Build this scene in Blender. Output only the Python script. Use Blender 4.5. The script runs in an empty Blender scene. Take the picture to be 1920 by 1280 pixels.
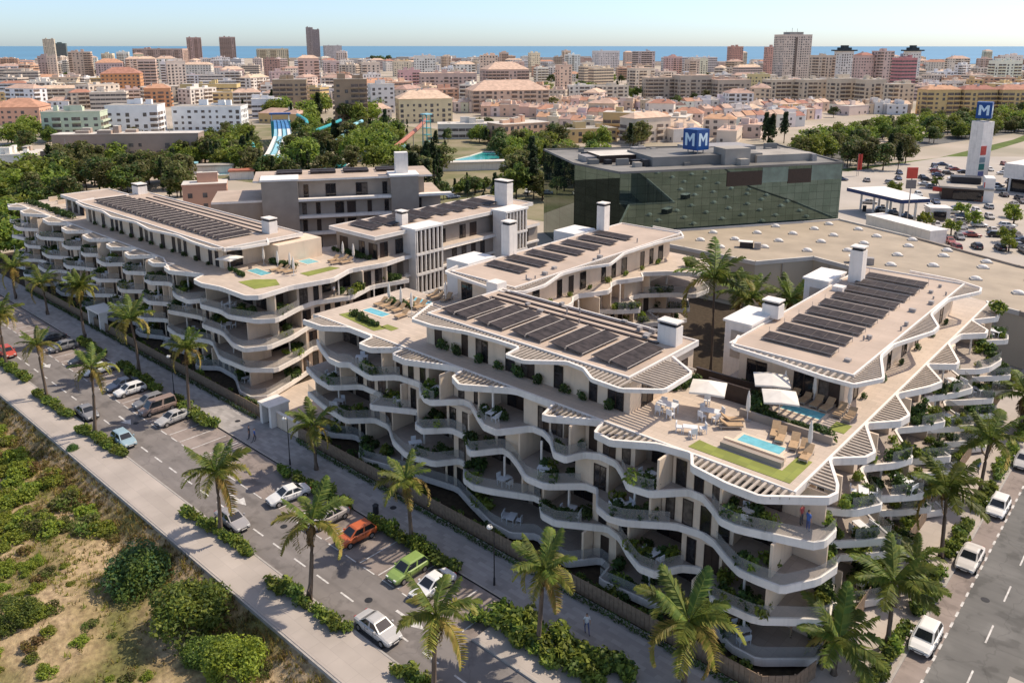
import bpy, math, random
from mathutils import Vector, Matrix
R = random.Random(7)
rad = math.radians
scene = bpy.context.scene
COL = scene.collection

# ------------------------------------------------------------------ camera
F_, CX, CY, HZ, H = 1510., 960., 436., 86., 45.
PT = math.atan((CY-HZ)/F_)
cp, sp = math.cos(PT), math.sin(PT)
TT = math.atan2(1390., F_*cp+(CY-HZ)*sp)
ct, st = math.cos(TT), math.sin(TT)
def G(u, v, z=0.):
    """ground point seen at photo pixel (u, v), at height z"""
    dx = u-CX; up = CY-v
    r = dx; f = F_*cp+up*sp; Z = -F_*sp+up*cp
    s = (z-H)/Z
    return ((r*ct-f*st)*s, (r*st+f*ct)*s)
def P(x, y, z):
    r = x*ct+y*st; f = -x*st+y*ct; h = z-H
    d = f*cp-h*sp; up = f*sp+h*cp
    return CX+F_*r/d, CY-F_*up/d, d
cam_d = bpy.data.cameras.new('camera'); cam = bpy.data.objects.new('camera', cam_d); COL.objects.link(cam)
cam.location = (0, 0, H); cam.rotation_euler = (math.pi/2-PT, 0, TT)
cam_d.lens = F_/1920*36; cam_d.sensor_width = 36; cam_d.shift_y = (CY-640)/1920
cam_d.clip_end = 90000; cam_d.clip_start = 1
scene.camera = cam

# ------------------------------------------------------------------ light
SUN_EL = rad(52)
sdx, sdy = .46, .888
w = bpy.data.worlds.new('World'); scene.world = w; w.use_nodes = True
nt = w.node_tree; bg = nt.nodes['Background']
sky = nt.nodes.new('ShaderNodeTexSky'); sky.sky_type = 'NISHITA'; sky.sun_disc = False
sky.sun_elevation = SUN_EL; sky.sun_rotation = math.atan2(sdx, sdy)
sky.air_density = .7; sky.dust_density = .7; sky.ozone_density = 2.5; sky.altitude = 40
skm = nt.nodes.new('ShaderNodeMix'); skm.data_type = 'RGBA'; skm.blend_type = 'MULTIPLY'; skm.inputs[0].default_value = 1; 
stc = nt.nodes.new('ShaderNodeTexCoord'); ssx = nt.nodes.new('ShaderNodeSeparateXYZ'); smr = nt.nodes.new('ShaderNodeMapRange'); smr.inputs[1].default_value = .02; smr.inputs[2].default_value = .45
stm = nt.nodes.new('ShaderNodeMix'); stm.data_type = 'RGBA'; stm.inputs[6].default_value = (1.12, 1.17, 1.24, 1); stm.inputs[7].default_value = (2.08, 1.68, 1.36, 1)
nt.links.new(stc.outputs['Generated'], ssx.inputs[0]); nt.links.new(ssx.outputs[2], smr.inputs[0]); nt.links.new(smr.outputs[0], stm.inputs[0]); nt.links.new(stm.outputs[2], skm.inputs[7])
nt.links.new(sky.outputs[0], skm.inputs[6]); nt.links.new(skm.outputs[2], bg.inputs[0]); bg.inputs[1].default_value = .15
sl = bpy.data.lights.new('sun', 'SUN'); sl.energy = 4.5; sl.angle = rad(.5); sl.color = (1, .87, .70)
so = bpy.data.objects.new('sun', sl); COL.objects.link(so)
sv = Vector((sdx*math.cos(SUN_EL), sdy*math.cos(SUN_EL), math.sin(SUN_EL)))
so.rotation_euler = sv.to_track_quat('Z', 'Y').to_euler()
scene.view_settings.view_transform = 'Standard'; scene.view_settings.look = 'None'
scene.view_settings.exposure = 0; scene.view_settings.gamma = 1

# ------------------------------------------------------------------ materials
MATS = {}
def mat(name, col, rough=.8, var=.12, scale=1.5, bump=0, metal=0, spec=.3, obj_col=False, col2=None, obj_rand=0, trans=0, detail=4, coord='Object'):
    if name in MATS: return MATS[name]
    m = bpy.data.materials.new(name); MATS[name] = m; m.use_nodes = True
    t = m.node_tree; b = t.nodes['Principled BSDF']; L = t.links
    b.inputs['Roughness'].default_value = rough; b.inputs['Metallic'].default_value = metal
    b.inputs['Specular IOR Level'].default_value = spec
    tc = t.nodes.new('ShaderNodeTexCoord')
    nz = t.nodes.new('ShaderNodeTexNoise'); nz.inputs['Scale'].default_value = scale; nz.inputs['Detail'].default_value = detail
    geo = t.nodes.new('ShaderNodeNewGeometry')
    L.new(geo.outputs['Position'] if coord == 'World' else tc.outputs['Object'], nz.inputs['Vector'])
    rp = t.nodes.new('ShaderNodeMapRange'); rp.inputs[1].default_value = .3; rp.inputs[2].default_value = .7
    L.new(nz.outputs[0], rp.inputs[0])
    mx = t.nodes.new('ShaderNodeMix'); mx.data_type = 'RGBA'
    L.new(rp.outputs[0], mx.inputs[0])
    c2 = col2 or tuple(c*(1-2*var) for c in col)
    if obj_col:
        oi = t.nodes.new('ShaderNodeObjectInfo')
        mm = t.nodes.new('ShaderNodeMix'); mm.data_type = 'RGBA'; mm.blend_type = 'MULTIPLY'; mm.inputs[0].default_value = 1
        mm.inputs[7].default_value = (1-2*var,)*3+(1,)
        L.new(oi.outputs['Color'], mm.inputs[6]); L.new(oi.outputs['Color'], mx.inputs[6]); L.new(mm.outputs[2], mx.inputs[7])
    else:
        mx.inputs[6].default_value = tuple(col)+(1,); mx.inputs[7].default_value = tuple(c2)+(1,)
    out = mx.outputs[2]
    if obj_rand:
        oi = t.nodes.new('ShaderNodeObjectInfo')
        hs = t.nodes.new('ShaderNodeHueSaturation')
        m1 = t.nodes.new('ShaderNodeMapRange'); m1.inputs[3].default_value = 1-obj_rand; m1.inputs[4].default_value = 1+obj_rand
        m2 = t.nodes.new('ShaderNodeMapRange'); m2.inputs[3].default_value = .5-obj_rand*.09; m2.inputs[4].default_value = .5+obj_rand*.05
        L.new(oi.outputs['Random'], m1.inputs[0]); L.new(oi.outputs['Random'], m2.inputs[0])
        L.new(m1.outputs[0], hs.inputs['Value']); L.new(m2.outputs[0], hs.inputs['Hue']); L.new(out, hs.inputs['Color']); out = hs.outputs[0]
    L.new(out, b.inputs['Base Color'])
    if bump:
        n2 = t.nodes.new('ShaderNodeTexNoise'); n2.inputs['Scale'].default_value = scale*6; L.new(tc.outputs['Object'], n2.inputs['Vector'])
        bp = t.nodes.new('ShaderNodeBump'); bp.inputs['Strength'].default_value = bump; bp.inputs['Distance'].default_value = .05
        L.new(n2.outputs[0], bp.inputs['Height']); L.new(bp.outputs[0], b.inputs['Normal'])
    if trans:
        tr = t.nodes.new('ShaderNodeBsdfTranslucent'); L.new(out, tr.inputs[0])
        ms = t.nodes.new('ShaderNodeMixShader'); ms.inputs[0].default_value = trans
        L.new(b.outputs[0], ms.inputs[1]); L.new(tr.outputs[0], ms.inputs[2])
        L.new(ms.outputs[0], t.nodes['Material Output'].inputs[0])
    return m
def tilemat(name, col, mortar, sx, sy, off=.5, rough=.8, msize=.02, var=.25, big=.25):
    """paving with joints, random tone per slab and broad stains"""
    m = bpy.data.materials.new(name); MATS[name] = m; m.use_nodes = True
    t = m.node_tree; b = t.nodes['Principled BSDF']; L = t.links; b.inputs['Roughness'].default_value = rough
    geo = t.nodes.new('ShaderNodeNewGeometry'); br = t.nodes.new('ShaderNodeTexBrick')
    br.offset = off; br.inputs['Scale'].default_value = 1; br.inputs['Brick Width'].default_value = sx; br.inputs['Row Height'].default_value = sy
    br.inputs['Mortar Size'].default_value = msize; br.inputs['Color1'].default_value = tuple(col)+(1,)
    br.inputs['Color2'].default_value = tuple(c*(1-var) for c in col)+(1,); br.inputs['Mortar'].default_value = tuple(mortar)+(1,)
    L.new(geo.outputs['Position'], br.inputs['Vector'])
    nz = t.nodes.new('ShaderNodeTexNoise'); nz.inputs['Scale'].default_value = .22; nz.inputs['Detail'].default_value = 6; L.new(geo.outputs['Position'], nz.inputs['Vector'])
    rp = t.nodes.new('ShaderNodeMapRange'); rp.inputs[1].default_value = .3; rp.inputs[2].default_value = .7; rp.inputs[3].default_value = 1-big; rp.inputs[4].default_value = 1.05
    L.new(nz.outputs[0], rp.inputs[0])
    mm = t.nodes.new('ShaderNodeMix'); mm.data_type = 'RGBA'; mm.blend_type = 'MULTIPLY'; mm.inputs[0].default_value = 1
    L.new(br.outputs[0], mm.inputs[6]); L.new(rp.outputs[0], mm.inputs[7]); L.new(mm.outputs[2], b.inputs['Base Color'])
    return m
def glassmat(name, tint, alpha, rough=.05):
    m = bpy.data.materials.new(name); MATS[name] = m; m.use_nodes = True
    t = m.node_tree; L = t.links; b = t.nodes['Principled BSDF']
    b.inputs['Base Color'].default_value = tuple(tint)+(1,); b.inputs['Roughness'].default_value = rough
    tr = t.nodes.new('ShaderNodeBsdfTransparent'); tr.inputs[0].default_value = (.93, .95, .95, 1)
    nz = t.nodes.new('ShaderNodeTexNoise'); nz.inputs['Scale'].default_value = .7
    rp = t.nodes.new('ShaderNodeMapRange'); rp.inputs[3].default_value = alpha-.06; rp.inputs[4].default_value = alpha+.06
    L.new(nz.outputs[0], rp.inputs[0])
    ms = t.nodes.new('ShaderNodeMixShader'); L.new(rp.outputs[0], ms.inputs[0])
    L.new(tr.outputs[0], ms.inputs[1]); L.new(b.outputs[0], ms.inputs[2]); L.new(ms.outputs[0], t.nodes['Material Output'].inputs[0])
    return m

def stained(name, col, amt=.16, rough=.75):
    m = mat(name, col, rough, .05, .8); t = m.node_tree; b = t.nodes['Principled BSDF']; L = t.links
    geo = t.nodes.new('ShaderNodeNewGeometry'); out = b.inputs['Base Color'].links[0].from_socket
    for sc, lo, st_ in (((2.2, 2.2, .22), .52, amt), ((.35, .35, .9), .5, amt*.7), ((9, 9, 9), .5, amt*.35)):
        mp = t.nodes.new('ShaderNodeMapping'); mp.inputs['Scale'].default_value = sc; L.new(geo.outputs['Position'], mp.inputs[0])
        nz = t.nodes.new('ShaderNodeTexNoise'); nz.inputs['Scale'].default_value = 1; nz.inputs['Detail'].default_value = 6; L.new(mp.outputs[0], nz.inputs['Vector'])
        mr = t.nodes.new('ShaderNodeMapRange'); mr.inputs[1].default_value = lo; mr.inputs[2].default_value = lo+.25; mr.inputs[3].default_value = 1; mr.inputs[4].default_value = 1-st_; L.new(nz.outputs[0], mr.inputs[0])
        mx = t.nodes.new('ShaderNodeMix'); mx.data_type = 'RGBA'; mx.blend_type = 'MULTIPLY'; mx.inputs[0].default_value = 1; L.new(out, mx.inputs[6]); L.new(mr.outputs[0], mx.inputs[7]); out = mx.outputs[2]
    L.new(out, b.inputs['Base Color']); return m
WHITE = stained('white_render', (.86, .80, .735))
WHITE2 = mat('bright_white', (.84, .80, .75), .6, .05, .8)
CREAM = stained('cream_render', (.77, .62, .475), .14, .85)
TAUPE = mat('taupe_cladding', (.36, .305, .255), .8, .08, .6)
TAN = tilemat('terrace_tiles', (.575, .475, .385), (.43, .35, .28), 1.2, .6, var=.12, big=.12)
FLOOR = tilemat('balcony_tiles', (.43, .365, .315), (.32, .27, .23), .9, .9, off=0, var=.15, big=.15)
ROOF = tilemat('tan_roof', (.53, .42, .335), (.44, .345, .27), 7, 1.1, off=.3, var=.07, big=.2, msize=.02)
SLAT = mat('slat_wood', (.50, .43, .36), .7, .12, 2)
PANEL = mat('solar_glass', (.072, .058, .056), .6, .3, 1.6, spec=.15)
ALU = mat('aluminium', (.40, .37, .35), .55, .1, 2, metal=.2)
BROWN = mat('brown_frame', (.055, .036, .028), .5, .15, 3)
DARK = mat('dark_glass', (.028, .026, .028), .08, .3, 1.3, spec=.6)
CURT = mat('curtain_glass', (.16, .13, .11), .25, .35, 2.2)
RAIL = glassmat('rail_glass', (.40, .39, .38), .40)
FENCE = mat('fence_wood', (.30, .215, .15), .85, .18, 3)
ASPH = mat('asphalt', (.225, .205, .195), .95, .10, .35, bump=.15, coord='World')
ASPH2 = mat('grey_asphalt', (.175, .172, .166), .95, .12, .25, bump=.15, coord='World')
PARK = mat('tan_asphalt', (.305, .255, .23), .95, .10, .5, coord='World')
PAVE = tilemat('sidewalk_paving', (.46, .405, .36), (.38, .335, .30), 2.4, 1.2, var=.08, big=.2)
PROM = tilemat('promenade_paving', (.40, .375, .36), (.32, .30, .285), .9, .45, var=.28, big=.2, msize=.015)
KERB = mat('kerb_stone', (.42, .39, .36), .9, .1, 2)
PAINT = mat('road_paint', (.74, .73, .71), .8, .12, 2.2, col2=(.42, .40, .385), detail=8)
def worn(m):
    t = m.node_tree; b = t.nodes['Principled BSDF']; L = t.links; geo = t.nodes.new('ShaderNodeNewGeometry'); out = b.inputs['Base Color'].links[0].from_socket
    for sc, a, b_, lo, hi in (((.09, 1.3, 1), .45, .7, 1, .84), ((.5, .5, 1), .56, .62, 1, .80), ((.22, .22, 1), .40, .44, 1.10, 1)):
        mp = t.nodes.new('ShaderNodeMapping'); mp.inputs['Scale'].default_value = sc; L.new(geo.outputs['Position'], mp.inputs[0])
        nz = t.nodes.new('ShaderNodeTexNoise'); nz.inputs['Scale'].default_value = 1; nz.inputs['Detail'].default_value = 5; L.new(mp.outputs[0], nz.inputs['Vector'])
        mr = t.nodes.new('ShaderNodeMapRange'); mr.inputs[1].default_value = a; mr.inputs[2].default_value = b_; mr.inputs[3].default_value = lo; mr.inputs[4].default_value = hi; L.new(nz.outputs[0], mr.inputs[0])
        mx = t.nodes.new('ShaderNodeMix'); mx.data_type = 'RGBA'; mx.blend_type = 'MULTIPLY'; mx.inputs[0].default_value = 1; L.new(out, mx.inputs[6]); L.new(mr.outputs[0], mx.inputs[7]); out = mx.outputs[2]
    vo = t.nodes.new('ShaderNodeTexVoronoi'); vo.feature = 'DISTANCE_TO_EDGE'; vo.inputs['Scale'].default_value = .16; nz = t.nodes.new('ShaderNodeTexNoise'); nz.inputs['Scale'].default_value = .6; va = t.nodes.new('ShaderNodeVectorMath'); va.operation = 'MULTIPLY_ADD'; va.inputs[1].default_value = (2.5, 2.5, 0)
    L.new(geo.outputs['Position'], nz.inputs['Vector']); L.new(nz.outputs['Color'], va.inputs[0]); L.new(geo.outputs['Position'], va.inputs[2]); L.new(va.outputs[0], vo.inputs['Vector'])
    mr = t.nodes.new('ShaderNodeMapRange'); mr.inputs[1].default_value = .004; mr.inputs[2].default_value = .012; mr.inputs[3].default_value = .86; mr.inputs[4].default_value = 1; L.new(vo.outputs['Distance'], mr.inputs[0])
    mx = t.nodes.new('ShaderNodeMix'); mx.data_type = 'RGBA'; mx.blend_type = 'MULTIPLY'; mx.inputs[0].default_value = 1; L.new(out, mx.inputs[6]); L.new(mr.outputs[0], mx.inputs[7]); L.new(mx.outputs[2], b.inputs['Base Color'])
for m_ in (ASPH, ASPH2, PARK): worn(m_)
SOIL = mat('soil', (.075, .055, .035), 1, .25, 2)
POOLM = mat('pool_water', (.20, .58, .66), .06, .16, 1.6, spec=.5, bump=.35)
LAWN = tilemat('lawn_turf', (.27, .30, .055), (.20, .24, .05), 1.0, 1.0, off=0, var=.22, big=.2)
SEA = mat('sea_water', (.085, .25, .38), .35, .12, .0012, spec=.3)
CITYG = mat('city_ground', (.50, .42, .35), .95, .22, .02, col2=(.30, .27, .20), coord='World')
LOT = mat('lot_concrete', (.48, .43, .375), .95, .08, .06, coord='World')
TERRA = mat('terracotta', (.56, .31, .205), .9, .16, .4, obj_rand=.24)
TERRA2 = mat('pale_terracotta', (.66, .47, .36), .9, .16, .4, obj_rand=.24)
GREYROOF = mat('grey_roof', (.42, .385, .34), .9, .13, .3)
WHITEROOF = mat('pale_roof', (.66, .62, .56), .9, .10, .3)
HYPROOF = tilemat('gravel_roof', (.43, .355, .265), (.36, .30, .22), 14, 3.2, off=0, var=.07, big=.22, msize=.03)
HYPW = mat('beige_panel', (.50, .43, .33), .85, .05, .2)
TWALL = mat('tinted_wall', (1, 1, 1), .9, .06, .25, obj_col=True)
WINF = mat('far_window', (.20, .175, .165), .35, .35, .9)  # lifted from dark glass, the pale of distance haze put into the colour
WINB = mat('balcony_shade', (.27, .21, .175), .8, .3, .9)  # shade of a balcony recess as flat colour, paled for distance haze
MALLROOF = mat('mall_roof', (.27, .26, .245), .9, .25, .12)
MALLG = mat('green_mirror_glass', (.15, .215, .195), .015, .12, .35, metal=.9, spec=.9)
BLUE = mat('sign_blue', (.012, .07, .26), .4, .08, 1)
SIGNW = mat('sign_letter', (.60, .76, .88), .4, .04, 1)
RED = mat('sign_red', (.55, .07, .05), .5, .08, 1)
TEAL = mat('slide_teal', (.06, .42, .45), .35, .1, 1)
SKYB = mat('slide_blue', (.35, .68, .78), .35, .1, 1)
ORNG = mat('slide_orange', (.52, .20, .13), .5, .12, 1)
LAGOON = mat('lagoon_water', (.05, .42, .42), .1, .12, .3)
TRUNK = mat('bark', (.14, .105, .075), .95, .25, 3, bump=.4)
PTRUNK = mat('palm_bark', (.20, .15, .115), .95, .3, 5, bump=.5)
LEAFS = {}
def leaf(n, c, v=.3): LEAFS[n] = mat('leaf_'+n, c, .55, v, .9, obj_rand=.22, trans=.42, spec=.3)
leaf('mid', (.18, .27, .055)); leaf('dark', (.085, .15, .045)); leaf('light', (.32, .40, .07)); leaf('olive', (.23, .23, .08))
leaf('dry', (.36, .245, .10)); leaf('pine', (.055, .085, .036)); leaf('yel', (.42, .36, .085)); leaf('frond', (.28, .34, .065)); leaf('frondl', (.48, .46, .11)); leaf('frondy', (.56, .42, .12))
leaf('bluegreen', (.095, .21, .085)); leaf('lime', (.36, .43, .05))
TYRE = mat('tyre', (.02, .02, .02), .9, .1, 4); RIM = mat('rim', (.45, .45, .46), .35, .1, 4, metal=.7)
PAINTC = mat('car_paint', (1, 1, 1), .28, .03, 1, spec=.6, obj_col=True)
CARG = mat('car_glass', (.02, .024, .03), .06, .2, 1, spec=.7)
LAMPG = mat('lamp_glass', (.75, .75, .72), .2, .05, 2); TAIL = mat('tail_light', (.4, .02, .02), .3, .1, 3)
BLACK = mat('black_metal', (.035, .035, .04), .5, .2, 3)
CUSH = mat('tan_cushion', (.50, .34, .20), .9, .1, 4); CANV = mat('white_canvas', (.78, .73, .66), .9, .06, 1.5)
FURN = mat('white_furniture', (.74, .75, .77), .5, .05, 3)
SKIN = mat('skin', (.45, .27, .19), .6, .08, 5); HAIR = mat('hair', (.05, .03, .02), .8, .2, 8)

# ------------------------------------------------------------------ mesh builder
class MB:
    def __init__(s): s.v = []; s.f = []; s.m = []; s.mats = []
    def mi(s, m):
        if m not in s.mats: s.mats.append(m)
        return s.mats.index(m)
    def poly(s, pts, m):
        n = len(s.v); s.v += [tuple(p) for p in pts]; s.f.append(tuple(range(n, n+len(pts)))); s.m.append(s.mi(m))
    def box(s, x0, y0, z0, x1, y1, z1, m, mt=None):
        if x0 > x1: x0, x1 = x1, x0
        if y0 > y1: y0, y1 = y1, y0
        s.prism([(x0, y0), (x1, y0), (x1, y1), (x0, y1)], z0, z1, m, mt)
    def obox(s, cx, cy, z0, lx, ly, h, a, m, mt=None):
        c, q = math.cos(a), math.sin(a)
        s.prism([(cx+c*i*lx/2-q*j*ly/2, cy+q*i*lx/2+c*j*ly/2) for i, j in ((-1, -1), (1, -1), (1, 1), (-1, 1))], z0, z0+h, m, mt)
    def prism(s, pl, z0, z1, m, mt=None, mb=None):
        n = len(pl); b = len(s.v)
        s.v += [(x, y, z0) for x, y in pl]+[(x, y, z1) for x, y in pl]
        i = s.mi(m)
        for k in range(n):
            j = (k+1) % n; s.f.append((b+k, b+j, b+n+j, b+n+k)); s.m.append(i)
        s.f.append(tuple(range(b+n, b+2*n))); s.m.append(s.mi(mt or m))
        s.f.append(tuple(range(b+n-1, b-1, -1))); s.m.append(s.mi(mb or m))
    def tube(s, pts, rs, n, m, cap=True):
        b = len(s.v); i = s.mi(m); pts = [Vector(p) for p in pts]
        if not hasattr(rs, '__len__'): rs = [rs]*len(pts)
        for k, p in enumerate(pts):
            d = (pts[min(k+1, len(pts)-1)]-pts[max(k-1, 0)]).normalized()
            a = d.cross(Vector((0, 0, 1)));
            if a.length < .01: a = Vector((1, 0, 0))
            a.normalize(); c = d.cross(a)
            for q in range(n):
                g = 2*math.pi*q/n; s.v.append(tuple(p+(a*math.cos(g)+c*math.sin(g))*rs[k]))
        for k in range(len(pts)-1):
            for q in range(n):
                r = (q+1) % n; s.f.append((b+k*n+q, b+k*n+r, b+(k+1)*n+r, b+(k+1)*n+q)); s.m.append(i)
        if cap:
            s.f.append(tuple(range(b, b+n))); s.m.append(i); e = b+(len(pts)-1)*n
            s.f.append(tuple(range(e, e+n))); s.m.append(i)
    def ball(s, c, rx, ry, rz, m, nu=10, nv=6, z0=-1):
        b = len(s.v); i = s.mi(m)
        for k in range(nv+1):
            ph = -math.pi/2+math.pi*k/nv
            if z0 == 0: ph = math.pi/2*k/nv
            for q in range(nu):
                g = 2*math.pi*q/nu; s.v.append((c[0]+rx*math.cos(ph)*math.cos(g), c[1]+ry*math.cos(ph)*math.sin(g), c[2]+rz*math.sin(ph)))
        for k in range(nv):
            for q in range(nu):
                r = (q+1) % nu; s.f.append((b+k*nu+q, b+k*nu+r, b+(k+1)*nu+r, b+(k+1)*nu+q)); s.m.append(i)
    def leaves(s, c, rx, ry, rz, n, size, ms, rnd, shell=.55, up=.35):
        """n small leaf faces through an ellipsoid"""
        for _ in range(n):
            while 1:
                d = Vector((rnd.uniform(-1, 1), rnd.uniform(-1, 1), rnd.uniform(-1, 1)))
                if .05 < d.length < 1: break
            d = d.normalized()*(shell+(1-shell)*rnd.random()**.6)
            p = Vector((c[0]+d.x*rx, c[1]+d.y*ry, c[2]+d.z*rz))
            nrm = (d*.5+Vector((rnd.gauss(0, .5), rnd.gauss(0, .5), rnd.gauss(up, .5)))).normalized()
            a = nrm.cross(Vector((rnd.gauss(0, 1), rnd.gauss(0, 1), rnd.gauss(0, 1))))
            if a.length < .01: continue
            a.normalize(); b = nrm.cross(a); l = size*rnd.uniform(.7, 1.4); q = l*rnd.uniform(.4, .62)
            s.poly([p-a*l, p-b*q+a*l*.1, p+a*l, p+b*q+a*l*.1], ms[0] if rnd.random() < .55 else rnd.choice(ms))
    def build(s, name, parent=None, loc=None, smooth=False):
        me = bpy.data.meshes.new(name)
        if parent is not None: org = ORG[rootof(parent).name]
        else: org = loc or (0, 0, 0)
        ox, oy, oz = org
        me.from_pydata([(x-ox, y-oy, z-oz) for x, y, z in s.v], [], s.f)
        for m in s.mats: me.materials.append(m)
        me.polygons.foreach_set('material_index', s.m)
        if smooth: me.polygons.foreach_set('use_smooth', [True]*len(s.f))
        me.update()
        o = bpy.data.objects.new(name, me); COL.objects.link(o)
        if parent is not None: o.parent = parent
        else: o.location = org; ORG[o.name] = tuple(org)
        return o
ORG = {}
def rootof(o):
    while o.parent is not None: o = o.parent
    return o
def tag(o, label=None, cat=None, group=None, kind=None, color=None):
    if label: o['label'] = label
    if cat: o['category'] = cat
    if group: o['group'] = group
    if kind: o['kind'] = kind
    if color: o.color = tuple(color)+(1,)
    return o
def empty(name, loc, label=None, cat=None, group=None, rz=0):
    o = bpy.data.objects.new(name, None); COL.objects.link(o); o.location = loc; o.empty_display_size = .3; o.rotation_euler[2] = rz
    ORG[o.name] = tuple(loc); return tag(o, label, cat, group)
def dup(src, loc, rz=0, sc=1, label=None, color=None, group=None):
    def cpy(o, par):
        c = o.copy(); COL.objects.link(c)
        if par is not None: c.parent = par
        if color: c.color = tuple(color)+(1,)
        for ch in o.children: cpy(ch, c)
        return c
    r = cpy(src, None); r.location = loc; r.rotation_euler = (0, 0, rz)
    r.scale = (sc, sc, sc) if not hasattr(sc, '__len__') else sc
    if label: r['label'] = label
    if group: r['group'] = group
    ORG[r.name] = tuple(loc); return r
class Proto:
    """first use moves the original, later uses copy it"""
    def __init__(s, o): s.o = o; s.used = False
    def put(s, loc, rz=0, sc=1, label=None, color=None, group=None, name=None):
        if s.used:
            o = dup(s.o, loc, rz, sc, label, color, group)
            if name: ORG[name] = 0; o.name = name; ORG[o.name] = tuple(loc)
            return o
        s.used = True; o = s.o
        if name: o.name = name
        o.location = loc; o.rotation_euler = (0, 0, rz)
        o.scale = (sc, sc, sc) if not hasattr(sc, '__len__') else sc
        if label: o['label'] = label
        if group: o['group'] = group
        if color:
            o.color = tuple(color)+(1,)
            for c in o.children_recursive: c.color = tuple(color)+(1,)
        ORG[o.name] = tuple(loc); return o
def chaikin(pl, n=1, k=.25):
    for _ in range(n):
        q = [pl[0]]
        for a, b in zip(pl, pl[1:]):
            q.append((a[0]*(1-k)+b[0]*k, a[1]*(1-k)+b[1]*k)); q.append((a[0]*k+b[0]*(1-k), a[1]*k+b[1]*(1-k)))
        q.append(pl[-1]); pl = q
    out = [pl[0]]
    for p in pl[1:]:
        if math.dist(p, out[-1]) > .06: out.append(p)
    return out
def offset(pl, d):
    """shift an open polyline to its left by d"""
    out = []
    for i, p in enumerate(pl):
        a = pl[max(i-1, 0)]; b = pl[min(i+1, len(pl)-1)]
        tx, ty = b[0]-a[0], b[1]-a[1]; l = math.hypot(tx, ty) or 1
        out.append((p[0]-ty/l*d, p[1]+tx/l*d))
    return out
def strip(mb, a, b, za, zb, m):
    for i in range(len(a)-1):
        mb.poly([(*a[i], za), (*a[i+1], za), (*b[i+1], zb), (*b[i], zb)], m)
def interp(pl, ax, s):
    """other coordinate of a polyline (monotone in axis ax) at s"""
    o = 1-ax
    if s <= pl[0][ax]: return pl[0][o]
    for a, b in zip(pl, pl[1:]):
        if a[ax] <= s <= b[ax]:
            k = (s-a[ax])/max(b[ax]-a[ax], 1e-6); return a[o]*(1-k)+b[o]*k
    return pl[-1][o]
ORD = ['', 'second', 'third', 'fourth', 'fifth', 'sixth', 'seventh', 'eighth', 'ninth', 'tenth', 'eleventh', 'twelfth', 'thirteenth', 'fourteenth', 'fifteenth', 'sixteenth', 'seventeenth', 'eighteenth', 'nineteenth', 'twentieth']
STOREY = {1: 'garden level', 2: 'second balcony level', 3: 'third balcony level', 4: 'top balcony level', 5: 'roof terrace'}

# ------------------------------------------------------------------ foliage prototypes
def shrub_mesh(ms, n=170, size=.15, seed=1, r=.75, h=.6, lumps=6):
    rnd = random.Random(seed); mb = MB()
    for i_ in range(lumps):
        a = rnd.uniform(0, 6.28); q = rnd.uniform(0, r*.6); k = rnd.uniform(.4, .62)*r; z_ = h*rnd.uniform(.5, .85)
        if lumps > 8: t_ = rnd.random(); q = r*.72*math.sqrt(1-t_*t_*.85)*rnd.uniform(.55, 1); k = rnd.uniform(.2, .4)*r; z_ = h*(.22+.78*t_)
        mb.leaves((q*math.cos(a), q*math.sin(a), z_), k, k, k*.85, n//lumps, size, ms if rnd.random() < .6 else ms[::-1], rnd)
    for _ in range(5):
        a = rnd.uniform(0, 6.28); mb.tube([(0, 0, 0), (.35*r*math.cos(a), .35*r*math.sin(a), h*.7)], [.03, .012], 4, TRUNK)
    return mb
LF = LEAFS
def proto_shrub(name, ms, label, cat='shrub', **k):
    o = shrub_mesh(ms, **k).build(name); tag(o, label, cat); return Proto(o)
SH_DARK = [proto_shrub('balcony_shrub', [LF['dark'], LF['mid'], LF['dark']], 'x', seed=s) for s in (1, 2, 3)]
SH_MID = [proto_shrub('bedding_shrub', [LF['mid'], LF['dark'], LF['light']], 'x', seed=s, n=230, size=.14) for s in (4, 5, 6)]
SH_LIME = [proto_shrub('balcony_shrub', [LF['light'], LF['lime'], LF['mid']], 'x', seed=s) for s in (7, 8)]
SH_FIELD = [proto_shrub('field_shrub', ms, 'x', seed=s, n=1150, size=.075, r=1, h=.55, lumps=11) for s, ms in ((9, [LF['lime'], LF['mid'], LF['light']]), (10, [LF['mid'], LF['light'], LF['olive']]), (11, [LF['dry'], LF['olive'], LF['yel']]))]
SH_BIG = [proto_shrub('large_bush', ms, 'x', cat='bush', seed=s, n=6800, size=.042, r=1, h=.8, lumps=34) for s, ms in ((12, [LF['bluegreen'], LF['dark'], LF['mid']]), (13, [LF['mid'], LF['dark'], LF['light']]), (14, [LF['lime'], LF['mid'], LF['light']]))]

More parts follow.
